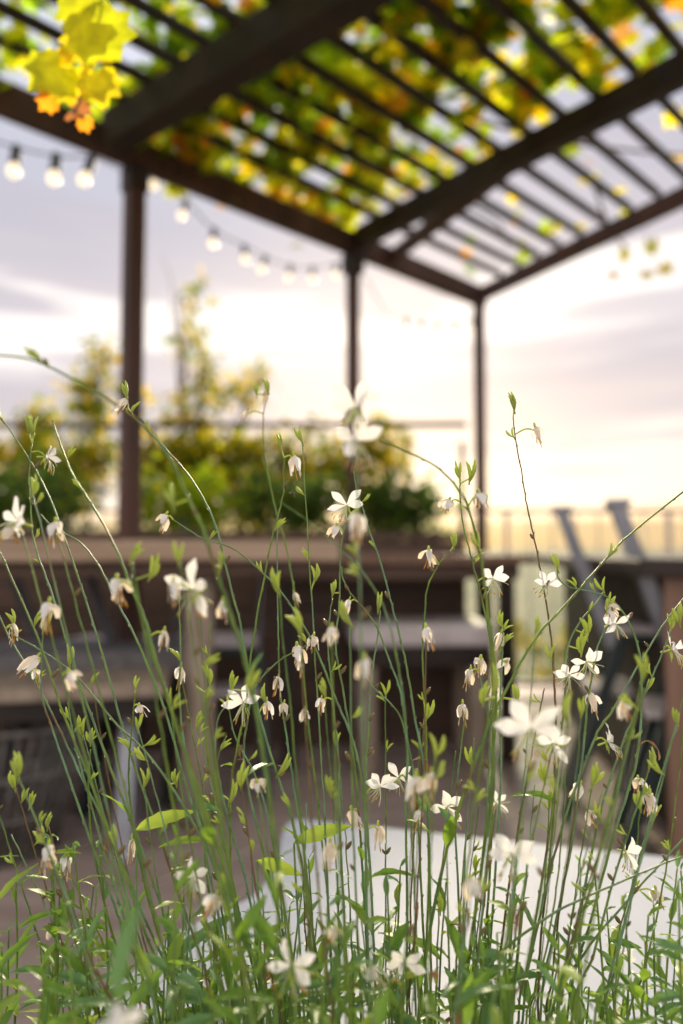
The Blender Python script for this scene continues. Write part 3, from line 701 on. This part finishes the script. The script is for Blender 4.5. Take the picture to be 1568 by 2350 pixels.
def budcluster_mesh(v):
    mb = MB(); random.seed(120 + v); n = (3, 4, 3, 6, 2, 4)[v]
    for k in range(n):
        a = k * 2.4 + v; sp = random.uniform(.08, .40); d = Vector((math.cos(a) * sp, math.sin(a) * sp * .6, 1))
        base = Vector((math.cos(a) * .03, math.sin(a) * .03, -.12 + .28 * (k / n)))
        mb.tube([(0, 0, -.35), base * .6 + Vector((0, 0, -.12)), base], .045, 5, 0)
        bud(mb, base, d, random.uniform(.85, 1.4), random.uniform(.085, .125))
    return mb.mesh('bud_cluster', [BUDM])
BUD = [budcluster_mesh(v) for v in range(6)]
def lance_mesh(v, m):
    mb = MB(); nu = 9; vs = []; fs = []; curl = (.25, .55, -.1, .8)[v % 4]; fold = (.25, .5, .35, .15)[v % 4]
    for i in range(nu + 1):
        t = i / nu; w = .010 + .125 * math.sin(math.pi * t ** .85) ** .9 * (1 + .08 * math.sin(t * 26 + v))
        for s in (-1, -.5, 0, .5, 1):
            vs.append((s * w, t, -curl * t * t * .55 + abs(s) * w * fold + .012 * math.sin(t * 14 + s * 3 + v)))
    for i in range(nu):
        for j in range(4): a = i * 5 + j; fs.append((a, a + 1, a + 6, a + 5))
    mb.add(vs, fs, 0, None, True); return mb.mesh('leaf', [m])
LAN = [lance_mesh(v, GLEAF[(0, 1, 0, 2, 1, 0)[v]]) for v in range(6)]

def cap_mesh():
    mb = MB(); mb.lathe([(.05, 0), (.16, .2), (.22, .5), (.16, .8), (.05, 1.0)], 6, 0); return mb.mesh('seed_capsule', [STEMM[2]])
CAP = cap_mesh()
def wither_mesh(v):
    mb = MB(); random.seed(200 + v); vs = []; fs = []; nu = 10; p = Vector((0, 0, 0)); a = 0
    for i in range(nu + 1):
        t = i / nu; a += random.uniform(.1, .55) * (1 if v else 1.3); p = p + Vector((random.uniform(-.03, .03), math.cos(a), math.sin(a))) * .11
        w = .02 + .09 * math.sin(math.pi * t) * random.uniform(.7, 1.2); tw = t * 2.5 * (v - .5)
        d = Vector((math.cos(tw), 0, math.sin(tw))) * w; vs += [p - d, p + Vector((0, .03, .03)), p + d]
    for i in range(nu):
        for j in range(2): q = i * 3 + j; fs.append((q, q + 1, q + 4, q + 3))
    mb.add(vs, fs, 0, None, True); return mb.mesh('withered_leaf', [DEAD])
WITH = [wither_mesh(v) for v in range(3)]

# ------------------------------------------------------------------ gaura: stems
SOILZ = .335
class Stem:
    def __init__(s, pts, d0, d1, kind=0, r=.0010): s.pts = pts; s.d0 = d0; s.d1 = d1; s.kind = kind; s.r = r; s.att = []; s.hand = True; s.label = None
STEMS = []
def S(pts, d0=.5, d1=.5, kind=0, r=.0010, label=None):
    s = Stem(pts, d0, d1, kind, r); s.label = label; STEMS.append(s); return s
S([(292,915),(297,945),(310,960),(380,1030),(440,1100),(480,1170),(505,1240),(525,1330),(552,1433),(572,1550),(618,1720),(680,1920),(720,2150),(745,2360)], .5, .5)
S([(-15,930),(10,969),(70,1059),(115,1144),(165,1284),(215,1434),(252,1564),(300,1730),(360,1900),(420,2080),(480,2250),(520,2380)], .53, .5)
S([(74,1018),(66,1095),(70,1145),(75,1224),(90,1284),(119,1362),(158,1488),(180,1560),(216,1661),(252,1758),(299,1880),(370,2080),(450,2350)], .53, .49)
S([(94,1180),(110,1198),(144,1222),(187,1247),(230,1304),(266,1376),(306,1452),(342,1535),(378,1628),(414,1754),(442,1850),(520,2080),(590,2350)], .5, .5)
S([(120,965),(160,1075),(191,1128),(234,1196),(277,1283),(299,1344),(331,1416),(356,1506),(382,1596),(430,1750),(500,2000),(580,2350)], .46, .37, 1, .0012)
S([(-20,815),(60,822),(130,850),(260,925),(340,985),(400,1070),(425,1128),(461,1200),(482,1265),(504,1330),(529,1409),(565,1524),(600,1700),(640,2000),(680,2350)], .36, .38, 1, .0012)
S([(398,1193),(436,1218),(468,1236),(533,1258),(583,1296),(642,1355),(680,1409),(713,1464),(743,1531),(768,1598),(797,1665),(822,1745),(843,1904),(855,2100),(865,2370)], .5, .5)
S([(652,1050),(652,1095),(650,1136),(638,1182),(621,1254),(596,1380),(579,1485),(571,1552),(566,1619),(554,1673),(541,1736),(531,1808),(530,2000),(560,2350)], .5, .5, 1)
S([(638,1205),(636,1296),(638,1422),(640,1506),(643,1589),(655,1673),(667,1757),(680,1841),(697,1946),(725,2200),(745,2350)], .52, .5)
S([(616,905),(605,950),(607,1034),(620,1109),(632,1164),(655,1245),(671,1329),(676,1363),(690,1480),(705,1640),(730,1850),(755,2100),(765,2350)], .60, .55, 1)
S([(812,1080),(820,1130),(835,1174),(848,1220),(869,1275),(890,1350),(906,1413),(925,1489),(940,1569),(953,1648),(969,1736),(980,1816),(984,1904),(990,2200),(990,2360)], .5, .5)
S([(795,1190),(783,1254),(781,1320),(778,1400),(770,1480),(790,1600),(812,1740),(826,1900),(838,2100),(850,2350)], .5, .52)
S([(784,1300),(788,1330),(806,1363),(839,1401),(869,1447),(890,1506),(915,1573),(927,1632),(936,1736),(932,1841),(935,2100),(935,2350)], .51, .5)
S([(763,1375),(757,1413),(753,1485),(760,1560),(768,1652),(778,1757),(780,1883),(795,2200),(805,2350)], .5, .5)
S([(873,1400),(869,1447),(860,1506),(850,1590),(846,1673),(841,1757),(839,1883),(845,2200),(855,2350)], .5, .5)
S([(1036,1262),(1007,1296),(982,1346),(976,1401),(971,1464),(971,1539),(976,1610),(978,1673),(980,1757),(985,2000),(975,2350)], .54, .52, 1)
S([(1178,960),(1184,1009),(1199,1094),(1209,1159),(1224,1224),(1239,1299),(1254,1384),(1264,1454),(1270,1514),(1273,1587),(1276,1661),(1274,1753),(1271,1863),(1262,1974),(1235,2300)], .5, .5, 2, .0009)
S([(1640,1070),(1568,1129),(1446,1227),(1379,1297),(1302,1385),(1240,1451),(1195,1521),(1162,1584),(1125,1654),(1096,1735),(1063,1827),(1041,1900),(1022,1966),(985,2150),(960,2350)], .49, .48, 1, .0013)
S([(1056,1110),(1056,1134),(1064,1209),(1084,1284),(1096,1334),(1114,1409),(1129,1509),(1132,1700),(1125,2000),(1105,2350)], .51, .5, 1)
S([(870,1010),(930,1035),(1000,1070),(1050,1120),(1080,1180),(1100,1260),(1112,1340),(1125,1440),(1138,1560),(1132,1720),(1118,1900),(1075,2200),(1050,2350)], .41, .46, 1, .0012)
S([(1279,1308),(1284,1330),(1309,1348),(1354,1357),(1394,1370),(1427,1400),(1449,1440),(1468,1499),(1473,1569),(1471,1661),(1460,1753),(1438,1827),(1409,1919),(1360,2100),(1300,2350)], .5, .5)
S([(1640,1290),(1568,1374),(1519,1440),(1471,1517),(1435,1580),(1401,1639),(1372,1679),(1340,1760),(1290,1900),(1240,2100),(1200,2350)], .5, .5)
S([(1385,1360),(1365,1389),(1335,1422),(1309,1470),(1298,1521),(1298,1587),(1291,1661),(1278,1780),(1255,1950),(1215,2200),(1190,2350)], .5, .5)
S([(1388,1440),(1383,1459),(1372,1484),(1361,1543),(1350,1606),(1335,1750),(1310,1950),(1270,2150),(1240,2350)], .5, .49)
S([(1540,1445),(1520,1500),(1480,1590),(1440,1680),(1400,1790),(1370,1900),(1330,2100),(1280,2350)], .5, .5)
S([(1490,1760),(1470,1830),(1440,1920),(1400,2050),(1360,2200),(1310,2350)], .48, .47, 1)
S([(1480,1580),(1450,1680),(1420,1790),(1385,1920),(1350,2060),(1310,2200),(1280,2350)], .41, .42, 1, .0012)
S([(640,1150),(700,1190),(760,1240),(830,1310),(880,1390),(905,1480),(925,1600),(935,1720),(945,1900),(955,2150),(955,2350)], .70, .58, 0, .0012)
S([(-30,1190),(10,1290),(60,1400),(100,1500),(150,1650),(210,1800),(270,1960),(340,2160),(410,2350)], .47, .46, 1)
S([(-10,1395),(20,1460),(70,1545),(130,1660),(190,1790),(245,1900),(320,2080),(420,2350)], .51, .5)
S([(35,1460),(90,1490),(150,1530),(200,1580),(270,1665),(330,1720),(390,1800),(450,1900),(540,2080),(620,2350)], .5, .5)
S([(100,1440),(95,1520),(97,1600),(130,1700),(160,1790),(205,1920),(270,2100),(350,2350)], .5, .5)
S([(158,1590),(160,1640),(175,1720),(205,1830),(240,1960),(300,2150),(370,2350)], .5, .5)
S([(310,1590),(305,1650),(298,1720),(296,1800),(310,1920),(350,2100),(420,2350)], .5, .5, 1)
S([(208,1720),(205,1760),(203,1830),(215,1950),(260,2150),(330,2350)], .5, .5, 1)
S([(713,1473),(690,1490),(650,1510),(610,1545),(585,1580),(570,1640),(560,1740),(590,1900),(640,2100),(690,2350)], .51, .5)
S([(520,1618),(500,1650),(495,1720),(505,1800),(530,1900),(570,2050),(620,2350)], .5, .5)
S([(525,1620),(540,1690),(590,1790),(620,1900),(655,2100),(690,2350)], .5, .5)
S([(520,1690),(500,1740),(485,1850),(470,1960),(490,2100),(540,2350)], .5, .5, 1)
S([(840,1555),(860,1580),(910,1630),(930,1680),(950,1780),(960,1900),(970,2100),(985,2350)], .51, .5)
S([(412,1330),(412,1400),(415,1500),(412,1600),(430,1750),(470,1950),(540,2350)], .49, .48)
S([(483,1430),(478,1560),(470,1640),(480,1760),(505,1900),(550,2100),(600,2350)], .51, .5, 1)
S([(300,1320),(330,1440),(370,1560),(410,1680),(450,1800),(500,1950),(560,2150),(620,2350)], .38, .40, 1, .0012)
S([(1250,1580),(1235,1650),(1215,1760),(1190,1900),(1160,2100),(1140,2350)], .51, .5, 2)
S([(1068,1640),(1060,1700),(1050,1790),(1045,1900),(1055,2100),(1060,2350)], .5, .5)
S([(1100,1540),(1115,1620),(1125,1680),(1120,1790),(1110,1950),(1085,2150),(1065,2350)], .52, .5)
S([(1155,1440),(1152,1520),(1148,1640),(1150,1780),(1140,1960),(1120,2350)], .5, .5)
# blurred arrow of buds leaning right across the lower right
S([(1640,1940),(1568,1965),(1480,2000),(1400,2035),(1300,2080),(1220,2130),(1130,2210),(1060,2350)], .47, .47, 0)
S([(1640,1830),(1568,1925),(1500,2000),(1420,2090),(1340,2190),(1260,2350)], .5, .5)

# flowers, wilted flowers and bud tips seen in the photograph: (x, y, kind, roll, size, depth or None)
FL = [(797,1160,'o',0,1.0,.5),(1025,1852,'o',1,1.05,.5),(1255,1342,'o',2,.85,.5),(1220,1672,'o',0,1.3,.36),(1268,1705,'o',1,.95,.44),(872,1805,'o',2,.9,.5),(915,1785,'o',0,.85,.52),
 (1345,1520,'o',1,.95,.5),(1305,1548,'o',2,.85,.5),(1130,1328,'o',0,.95,.51),(1435,1955,'o',1,.95,.51),(1175,1958,'o',0,1.15,.41),(818,935,'o',2,1.15,.35),(812,1010,'o',0,1.15,.35),(450,1352,'o',1,1.25,.385),(560,1612,'o',2,1.1,.5),
 (668,2215,'o',1,1.1,.39),(105,1048,'o',0,1.0,.54),(45,1198,'o',2,1.15,.41),(1393,1703,'o',0,.95,.5),(280,2355,'o',1,.8,.27),(1540,1492,'o',2,1.0,.5),(925,2205,'o',0,1.0,.43),(1138,1842,'o',1,.9,.57),(1412,1432,'o',2,.8,.5),(1425,2190,'o',0,.9,.6),(445,2010,'o',1,.9,.44)]
WI = [(288,925),(382,1190),(268,1340,.39),(675,1368),(378,1458),(720,1468),(682,1490),(688,1525),(613,1618),(652,1622),(700,1635),(738,1612),(640,1562),(838,1525),(762,1450,.40),(978,1450,.46),(1150,1462),(1163,1528),(1080,1545),(1104,1520),(320,1628),(158,1555),(86,1515),(83,1545),(30,1440),(112,1395),(675,1055),(802,1385),(773,1215),(820,1190),(1032,1155),(1100,1142),(1228,988),(985,1270,.53),(1400,1410),(590,1805,.44),(112,1950,.43),(150,1975,.5),(302,1935,.52),(758,1945,.40),(868,1905),(808,1868),(1332,1808,.52),(1350,1868),(1465,1795,.5),(1492,1830),(1062,1625),(128,1208,.42),(570,950,.62),(498,2065,.40),(955,1795,.39),(990,1785,.39),(1432,1615,.40),(1505,2050,.52),(850,2230,.4),(1355,1600),(513,1390,.39),(398,1345,.37),(1395,1395),(415,1540,.53),(610,900,.62),(965,1870,.49),(1080,2030,.36),(770,2140,.40),(130,2130,.6),(30,1220,.40)]
BU = [(292,900),(616,890,.6),(590,900,.62),(645,1018),(694,1005),(1180,930),(397,1150),(1055,1085),(1078,1092),(1100,1245),(1042,1245),(722,1322),(763,1355),(868,1390),(303,1275,.38),(505,1295,.40),(412,1275,.36),(312,1570),(208,1695),(100,1435),(160,1515),(32,1425),(66,985),(78,985),(1153,1425),(1150,1480),(1540,1430),(1347,1450),(1490,1750,.48),(575,1570),(527,1830),(640,1765),(1280,1295),(1385,1345),(1395,1390),(75,1120,.42),(40,1770,.42),(530,1575),(480,1555),(555,1790,.46),(805,1420,.42),(690,1440,.40),(1230,1440,.6),(1305,1640,.36),(1475,1540,.38),(1000,1720,.38),(265,1930,.44),(610,1600),(1185,1600,.5),(885,1585,.55),(1265,1500),(1555,1650,.45),(515,2040,.40),(760,1810,.42),(405,1790,.52),(345,1310,.40),(745,1590,.6),(1010,2080,.5),(1110,1600,.42),(1335,1345+140),(1130,1570,.39),(95,1880,.6),(1380,1870,.5),(1560,1420,.5),(640,1345,.42),(1250,1780,.52)]
def lerp_stem(s, y):
    """x and depth of a stem at photo height y (None when it does not get there)"""
    for (a, b) in zip(s.pts, s.pts[1:]):
        if min(a[1], b[1]) <= y <= max(a[1], b[1]) and a[1] != b[1]:
            return a[0] + (b[0] - a[0]) * (y - a[1]) / (b[1] - a[1])
    return None
def stem_depth(s, y):
    y0, y1 = s.pts[0][1], s.pts[-1][1]; t = max(0, min(1, (y - y0) / max(1, y1 - y0))); return s.d0 + (s.d1 - s.d0) * t
def attach(x, y, kind, dep, extra):
    best = None
    for s in STEMS:
        for i in range(len(s.pts) - 1):
            a, b = Vector(s.pts[i]), Vector(s.pts[i + 1])
            for t in (0, .25, .5, .75):
                q = a.lerp(b, t); dd = (q - Vector((x, y))).length
                if q.y < y - 12: continue              # pedicels rise from the stem or leave it sideways
                sd = stem_depth(s, q.y)
                if dep is not None and abs(sd - dep) > .035: continue
                if best is None or dd < best[0]: best = (dd, s, q, sd)
    if best is not None and best[0] < (58 if kind != 'b' else 40):
        best[1].att.append((x, y, kind, dep or best[3], extra, best[2], best[3]))
    else:
        d = dep or random.uniform(.48, .53)
        bx = 840 + (x - 784) * .50 + random.uniform(-40, 40)
        mid = random.uniform(.25, .4); w = random.uniform(-14, 14)
        yb = 2380; pts = []
        lean = random.uniform(-10, 10)
        y0 = y + 10
        for k in range(7):
            t = k / 6; yy = y0 + (yb - y0) * t
            ease = t ** 1.0 if abs(x - 784) > 300 else t ** 1.15
            tgt = x + (bx - x) * (yb - y0) / (2900 - y0)
            pts.append((x + (tgt - x) * ease + w * math.sin(t * 3.1) + lean * (1 - t) * t, yy))
        s = Stem(pts, d, d + random.uniform(-.02, .02), random.choice((0, 0, 1, 1, 2)), .0009 if d < .6 else .0010); s.hand = False; STEMS.append(s)
        s.att.append((x, y, kind, d, extra, Vector(pts[0]), d))
random.seed(44)
for f in FL: attach(f[0], f[1], 'o', f[5], (f[3], f[4]))
for f in WI: attach(f[0], f[1], 'w', f[2] if len(f) > 2 else None, None)
for f in BU: attach(f[0], f[1], 'b', f[2] if len(f) > 2 else None, None)

def add_flower(par, P, var, size, side=False):
    L_ = .0138 * size
    f = link('flower', CAL[0], par, P)
    fx = random.gauss(0, .28) if not side else 1.0
    M = Matrix.Rotation(random.gauss(0, .30) + (R(70) if side else 0), 4, 'Z') @ Matrix.Rotation(R(90) + R(-12) + random.gauss(0, .22), 4, 'X') @ Matrix.Rotation(random.gauss(0, .25), 4, 'Z')
    f.matrix_local = Matrix.Translation(P) @ M @ Matrix.Scale(L_, 4)
    angs = ((-52, -112, 32, 84), (-82, -6, 66, 142), (-105, -60, 8, 66))[var]
    for k, a in enumerate(angs):
        p = link('petal', PET[(k + var) % 3], f); a = R(-a + random.uniform(-9, 9))
        p.matrix_local = Matrix.Translation((0, 0, .05)) @ Matrix.Rotation(a, 4, 'Z') @ Matrix.Rotation(R(random.uniform(5, 32)), 4, 'X') @ Matrix.Diagonal((random.uniform(.75, 1.08), random.uniform(.86, 1.12), random.uniform(.3, 1.9), 1))
    link('stamens', STA[random.randrange(3)], f)
    return f
def ticks(mb, path, radii):
    """the little scars and scales along the stem"""
    acc = 0; nxt = random.uniform(.004, .012)
    for i in range(len(path) - 1):
        acc += (path[i + 1] - path[i]).length
        if acc > nxt:
            acc = 0; nxt = random.uniform(.007, .015); d = (path[i + 1] - path[i]).normalized()
            sd = Vector((random.uniform(-1, 1), random.uniform(-.6, .6), 0)); sd = (sd - d * sd.dot(d)).normalized()
            if d.z < 0: d = -d
            q = path[i] + sd * radii[i] * .5
            mb.tube([q - d * .0012, q + sd * radii[i] * .9 + d * .0003, q + sd * radii[i] * 1.15 + d * .0016], [radii[i] * .55, radii[i] * .5, radii[i] * .1], 4, 0, None, False)
def side_of(x):
    return 'far left' if x < 170 else 'left' if x < 420 else 'centre left' if x < 680 else 'centre' if x < 900 else 'centre right' if x < 1130 else 'right' if x < 1380 else 'far right'
random.seed(55)
num = {0: 'no', 1: 'one', 2: 'two', 3: 'three', 4: 'four', 5: 'five', 6: 'six'}
COUNT = {}
def build_stem(s):
    w = []
    for (x, y) in s.pts: w.append(at(x, y, stem_depth(s, y)))
    # carry the stem on down to the soil inside the trough
    e = w[-1]; pv = w[-2]; dr = (e - pv); 
    root = Vector((e.x + dr.x / max(1e-3, -dr.z) * (e.z - SOILZ) * .55, min(.375, max(.16, e.y - .13 + random.uniform(-.01, .01))) if e.y > .37 else e.y - .02, SOILZ - .01))
    w += [e.lerp(root, .5) + Vector((0, (e.y - root.y) * .12, 0)), root]
    path = smooth_path(w, 5); n = len(path)
    rad = [s.r * (.46 + .44 * min(1, i / (n * .6))) for i in range(n)]
    kk = .00016 if s.hand else .00022
    path = [path[0]] + [p + Vector((random.gauss(0, kk), random.gauss(0, kk), 0)) for p in path[1:]]
    mb = MB(); mb.tube(path, rad, 7, 0); ticks(mb, path, rad)
    no = sum(1 for a in s.att if a[2] == 'o'); nw = sum(1 for a in s.att if a[2] == 'w'); nb = sum(1 for a in s.att if a[2] == 'b')
    th = thing('white_gaura', 'x', 'flower stem', root)
    inv = Matrix.Translation(-root)
    for (x, y, k, d, ex, q, sd) in s.att:      # pedicels belong to the stem
        P = at(x, y, d); Q = at(q.x, q.y, sd)
        if (P - Q).length > .003 and k != 'b':
            m_ = P.lerp(Q, .45) + Vector((0, 0, .0025)); pt = smooth_path([Q, m_, P], 4); mb.tube(pt, s.r * .62, 6, 1, None, False)
        elif (P - Q).length > .004:
            pt = smooth_path([Q, P.lerp(Q, .5) + Vector((0, 0, -.001)), P - Vector((0, 0, .002))], 4); mb.tube(pt, s.r * .6, 6, 1, None, False)
    o = part('stalk', mb, [STEMM[s.kind], BUDM], th); o.matrix_parent_inverse = inv
    for (x, y, k, d, ex, q, sd) in s.att:
        P = at(x, y, d) - root
        if k == 'o': add_flower(th, P, ex[0], ex[1], (x, y) in ((1393, 1703), (105, 1048), (1540, 1492)))
        elif k == 'w':
            f = link('wilted_flower', WIL[random.randrange(6)], th)
            f.matrix_local = Matrix.Translation(P + Vector((0, 0, .003))) @ Matrix.Rotation(random.uniform(0, 6.28), 4, 'Z') @ Matrix.Rotation(random.gauss(0, .35), 4, 'X') @ Matrix.Diagonal([.0132 * random.uniform(.62, 1.25) for _ in range(3)] + [1])
        else:
            f = link('bud_cluster', BUD[random.choice((0, 0, 1, 2, 3, 5, 4))], th)
            f.matrix_local = Matrix.Translation(P - Vector((0, 0, .003))) @ Matrix.Rotation(random.gauss(0, .22), 4, 'Y') @ Matrix.Rotation(random.uniform(0, 6.28), 4, 'Z') @ Matrix.Scale(.0105 * random.uniform(.8, 1.2), 4)
    # leaves along the lower half
    for k in range(random.choice((2, 3, 4))):
        i = int(n * random.uniform(.66, .93)); add_leaf(th, path[i] - root, random.uniform(.014, .036))
    # small side buds below the tip
    for k in range(random.choice((0, 1, 2, 2)) if s.hand or random.random() < .5 else 0):
        i = int(n * random.uniform(.03, .30)); f = link('bud_cluster', BUD[random.choice((4, 4, 2, 0))], th); sd = random.choice((-1, 1))
        f.matrix_local = Matrix.Translation(path[i] - root + Vector((sd * .0015, 0, .002))) @ Matrix.Rotation(R(random.uniform(20, 55)) * sd, 4, 'Y') @ Matrix.Rotation(random.uniform(0, 6.28), 4, 'Z') @ Matrix.Scale(random.uniform(.005, .0085), 4)
    # seed capsules on the sides of the stalk, and a withered leaf here and there
    for k in range(random.choice((0, 1, 1, 2))):
        i = int(n * random.uniform(.10, .5)); c = link('seed_capsule', CAP, th); sd = random.choice((-1, 1))
        c.matrix_local = Matrix.Translation(path[i] - root) @ Matrix.Rotation(R(35) * sd, 4, 'Y') @ Matrix.Rotation(random.uniform(0, 6.28), 4, 'Z') @ Matrix.Scale(random.uniform(.005, .008), 4)
    if random.random() < .28:
        i = int(n * random.uniform(.45, .8)); l = link('withered_leaf', random.choice(WITH), th)
        l.matrix_local = Matrix.Translation(path[i] - root) @ Matrix.Rotation(random.uniform(0, 6.28), 4, 'Z') @ Matrix.Rotation(R(random.uniform(80, 160)), 4, 'X') @ Matrix.Scale(random.uniform(.010, .022), 4)
    return th, no, nw, nb
def add_leaf(par, P, size):
    l = link('leaf', LAN[random.randrange(6)], par); az = random.uniform(0, 6.28)
    l.matrix_local = Matrix.Translation(P) @ Matrix.Rotation(az, 4, 'Z') @ Matrix.Rotation(R(random.uniform(5, 65)), 4, 'X') @ Matrix.Rotation(random.gauss(0, .3), 4, 'Y') @ Matrix.Scale(size, 4)
    return l
info = []
for s in STEMS: info.append((s, *build_stem(s)))

# labels: what each flowering stem carries, how it leans, and what its tip stands in front of
def behind(x, y):
    if y < 1240:
        if 250 < x < 345: return 'the near post'
        if x < 250: return 'the left shrub'
        if x < 760: return 'the hedge'
        if x < 900: return 'the middle post'
        if x < 1090: return 'the golden shrub'
        return 'the pale sky'
    if y < 1420: return 'the pale high table' if x < 640 else 'the dark high table' if x < 1100 else 'the railing' if x < 1280 else 'the brown counter'
    if y < 1860: return 'the basket' if x < 380 else 'the trunk leg' if x < 510 else 'the dark floor' if x < 830 else 'the pale bench' if x < 1050 else 'the paving' if x < 1330 else 'the counter end'
    return 'the bare floor' if x < 640 else 'the white bench'
lab = {}
for (s, th, no, nw, nb) in info:
    tip = min(s.pts, key=lambda p: p[1]); dx = s.pts[0][0] - s.pts[-1][0]
    lean = 'arching' if s.pts[0][1] - tip[1] > 15 else 'leftward' if dx < -120 else 'rightward' if dx > 120 else 'upright'
    col = ('bluish', 'green', 'brownish')[s.kind]
    bits = []
    if no: bits.append(num[min(no, 6)] + ' white flower' + ('s' if no > 1 else ''))
    if nw: bits.append(num[min(nw, 6)] + ' wilted')
    if nb and len(bits) < 2: bits.append(num[min(nb, 6)] + ' bud tip' + ('s' if nb > 1 else ''))
    what = ' and '.join(bits) if bits else 'no flowers'
    lab.setdefault((col, lean, what, behind(*tip)), []).append((tip[0], th))
ORD = ['leftmost', 'second from left', 'third from left', 'fourth from left', 'fifth from left', 'sixth from left', 'seventh from left', 'eighth from left']
for (col, lean, what, bh), L_ in lab.items():
    L_.sort(key=lambda t: t[0])
    for i, (x, th) in enumerate(L_):
        th['label'] = f'{col} {lean} stem, {what}, before {bh[4:]}' + (f', {ORD[min(i, 7)]}' if len(L_) > 1 else '')
        th['category'] = 'flower stem'; th['group'] = 'flowering gaura stems'

# plain stems that fill the clump
random.seed(77)
for k in range(46):
    x = random.uniform(-60, 1640); y = random.triangular(1480, 2180, 1850) + (120 if 560 < x < 900 else 0)
    d = random.choice((.44, .48, .5, .52, .55, .58, .62)) ; bx = 850 + (x - 784) * .52 + random.uniform(-60, 60)
    w = random.uniform(-25, 25); pts = []
    for j in range(6):
        t = j / 5; yy = y + (2380 - y) * t; pts.append((x + (bx - x) * .62 * t * (2380 - y) / 850 + w * math.sin(t * 3), yy))
    s = Stem(pts, d, d + random.uniform(-.03, .03), random.choice((0, 0, 1, 1, 1, 2)), .00085); s.hand = False
    if random.random() < .55: s.att.append((x, y - 6, 'b', d, None, Vector(pts[0]), d))
    th, a, b, c = build_stem(s)
    if c: tag(th, 'thin green stem with buds only, low among the white flower stems', 'flower stem', 'budding stems low in the clump')
    else: tag(th, 'thin bare green stem without flowers among the white flower stems', 'flower stem', 'bare stems in the clump')
# leafy shoots at the foot of the stems
random.seed(88)
for k in range(135):
    if k < 100: x = random.uniform(-80, 1640); y = random.triangular(1900, 2330, 2190)
    else: x = random.uniform(80, 900); y = random.triangular(1850, 2300, 2120)
    d = random.choice((.40, .44, .47, .5, .5, .53, .56, .60)); tipp = at(x, y, d)
    root = Vector((tipp.x * .8 + random.uniform(-.03, .03), min(.37, max(.17, d - .17)), SOILZ - .01))
    P = smooth_path([tipp, tipp.lerp(root, .4) + Vector((random.uniform(-.008, .008), .03, .02)), root], 7)
    th = thing('leafy_shoot', 'short leafy green shoot at the foot of the flower stems', 'leafy shoot', root, 0, 'leafy shoots at the foot of the clump')
    mb = MB(); rad = [.0006 + .0007 * i / len(P) for i in range(len(P))]; mb.tube(P, rad, 6, 0); o = part('stalk', mb, STEMM[1], th); o.matrix_parent_inverse = Matrix.Translation(-root)
    big = random.random()
    for j in range(random.randint(6, 10)):
        i = min(len(P) - 2, int(j * 1.15)); add_leaf(th, P[i] - root, (.011 + .019 * min(1, j / 4)) * random.uniform(.7, 1.25) * (1.15 if big > .6 else .9))
# three broad leaves that stand clear of the clump
for (x, y, x2, y2, d, lab_) in ((420, 1848, 312, 1905, .5, 'broad green leaf standing out left of the clump'), (785, 1882, 675, 1935, .5, 'broad dark green leaf before the corner of the white bench'), (690, 1998, 590, 1975, .5, 'short folded leaf left of the white bench corner')):
    a, b = at(x2, y2, d), at(x, y, d); th = thing('leafy_shoot', lab_, 'leafy shoot', (b.x, .33, SOILZ - .01), 0); root = th.location.copy()
    mb = MB(); P = smooth_path([a, a + Vector((.002, -.004, -.03)), root.lerp(a, .5) + Vector((0, .03, 0)), root], 5); mb.tube(P, [.0007 + .0004 * i / len(P) for i in range(len(P))], 6); o = part('stalk', mb, STEMM[0], th); o.matrix_parent_inverse = Matrix.Translation(-root)
    l = link('leaf', LAN[3], th); dr = (b - a); yx = dr.normalized(); zx = Vector((-.25, -.75, .6)); zx = (zx - yx * zx.dot(yx)).normalized(); xx = yx.cross(zx)
    l.matrix_local = Matrix(((xx.x, yx.x, zx.x, a.x - root.x), (xx.y, yx.y, zx.y, a.y - root.y), (xx.z, yx.z, zx.z, a.z - root.z), (0, 0, 0, 1))) @ Matrix.Scale(dr.length * 1.06, 4)
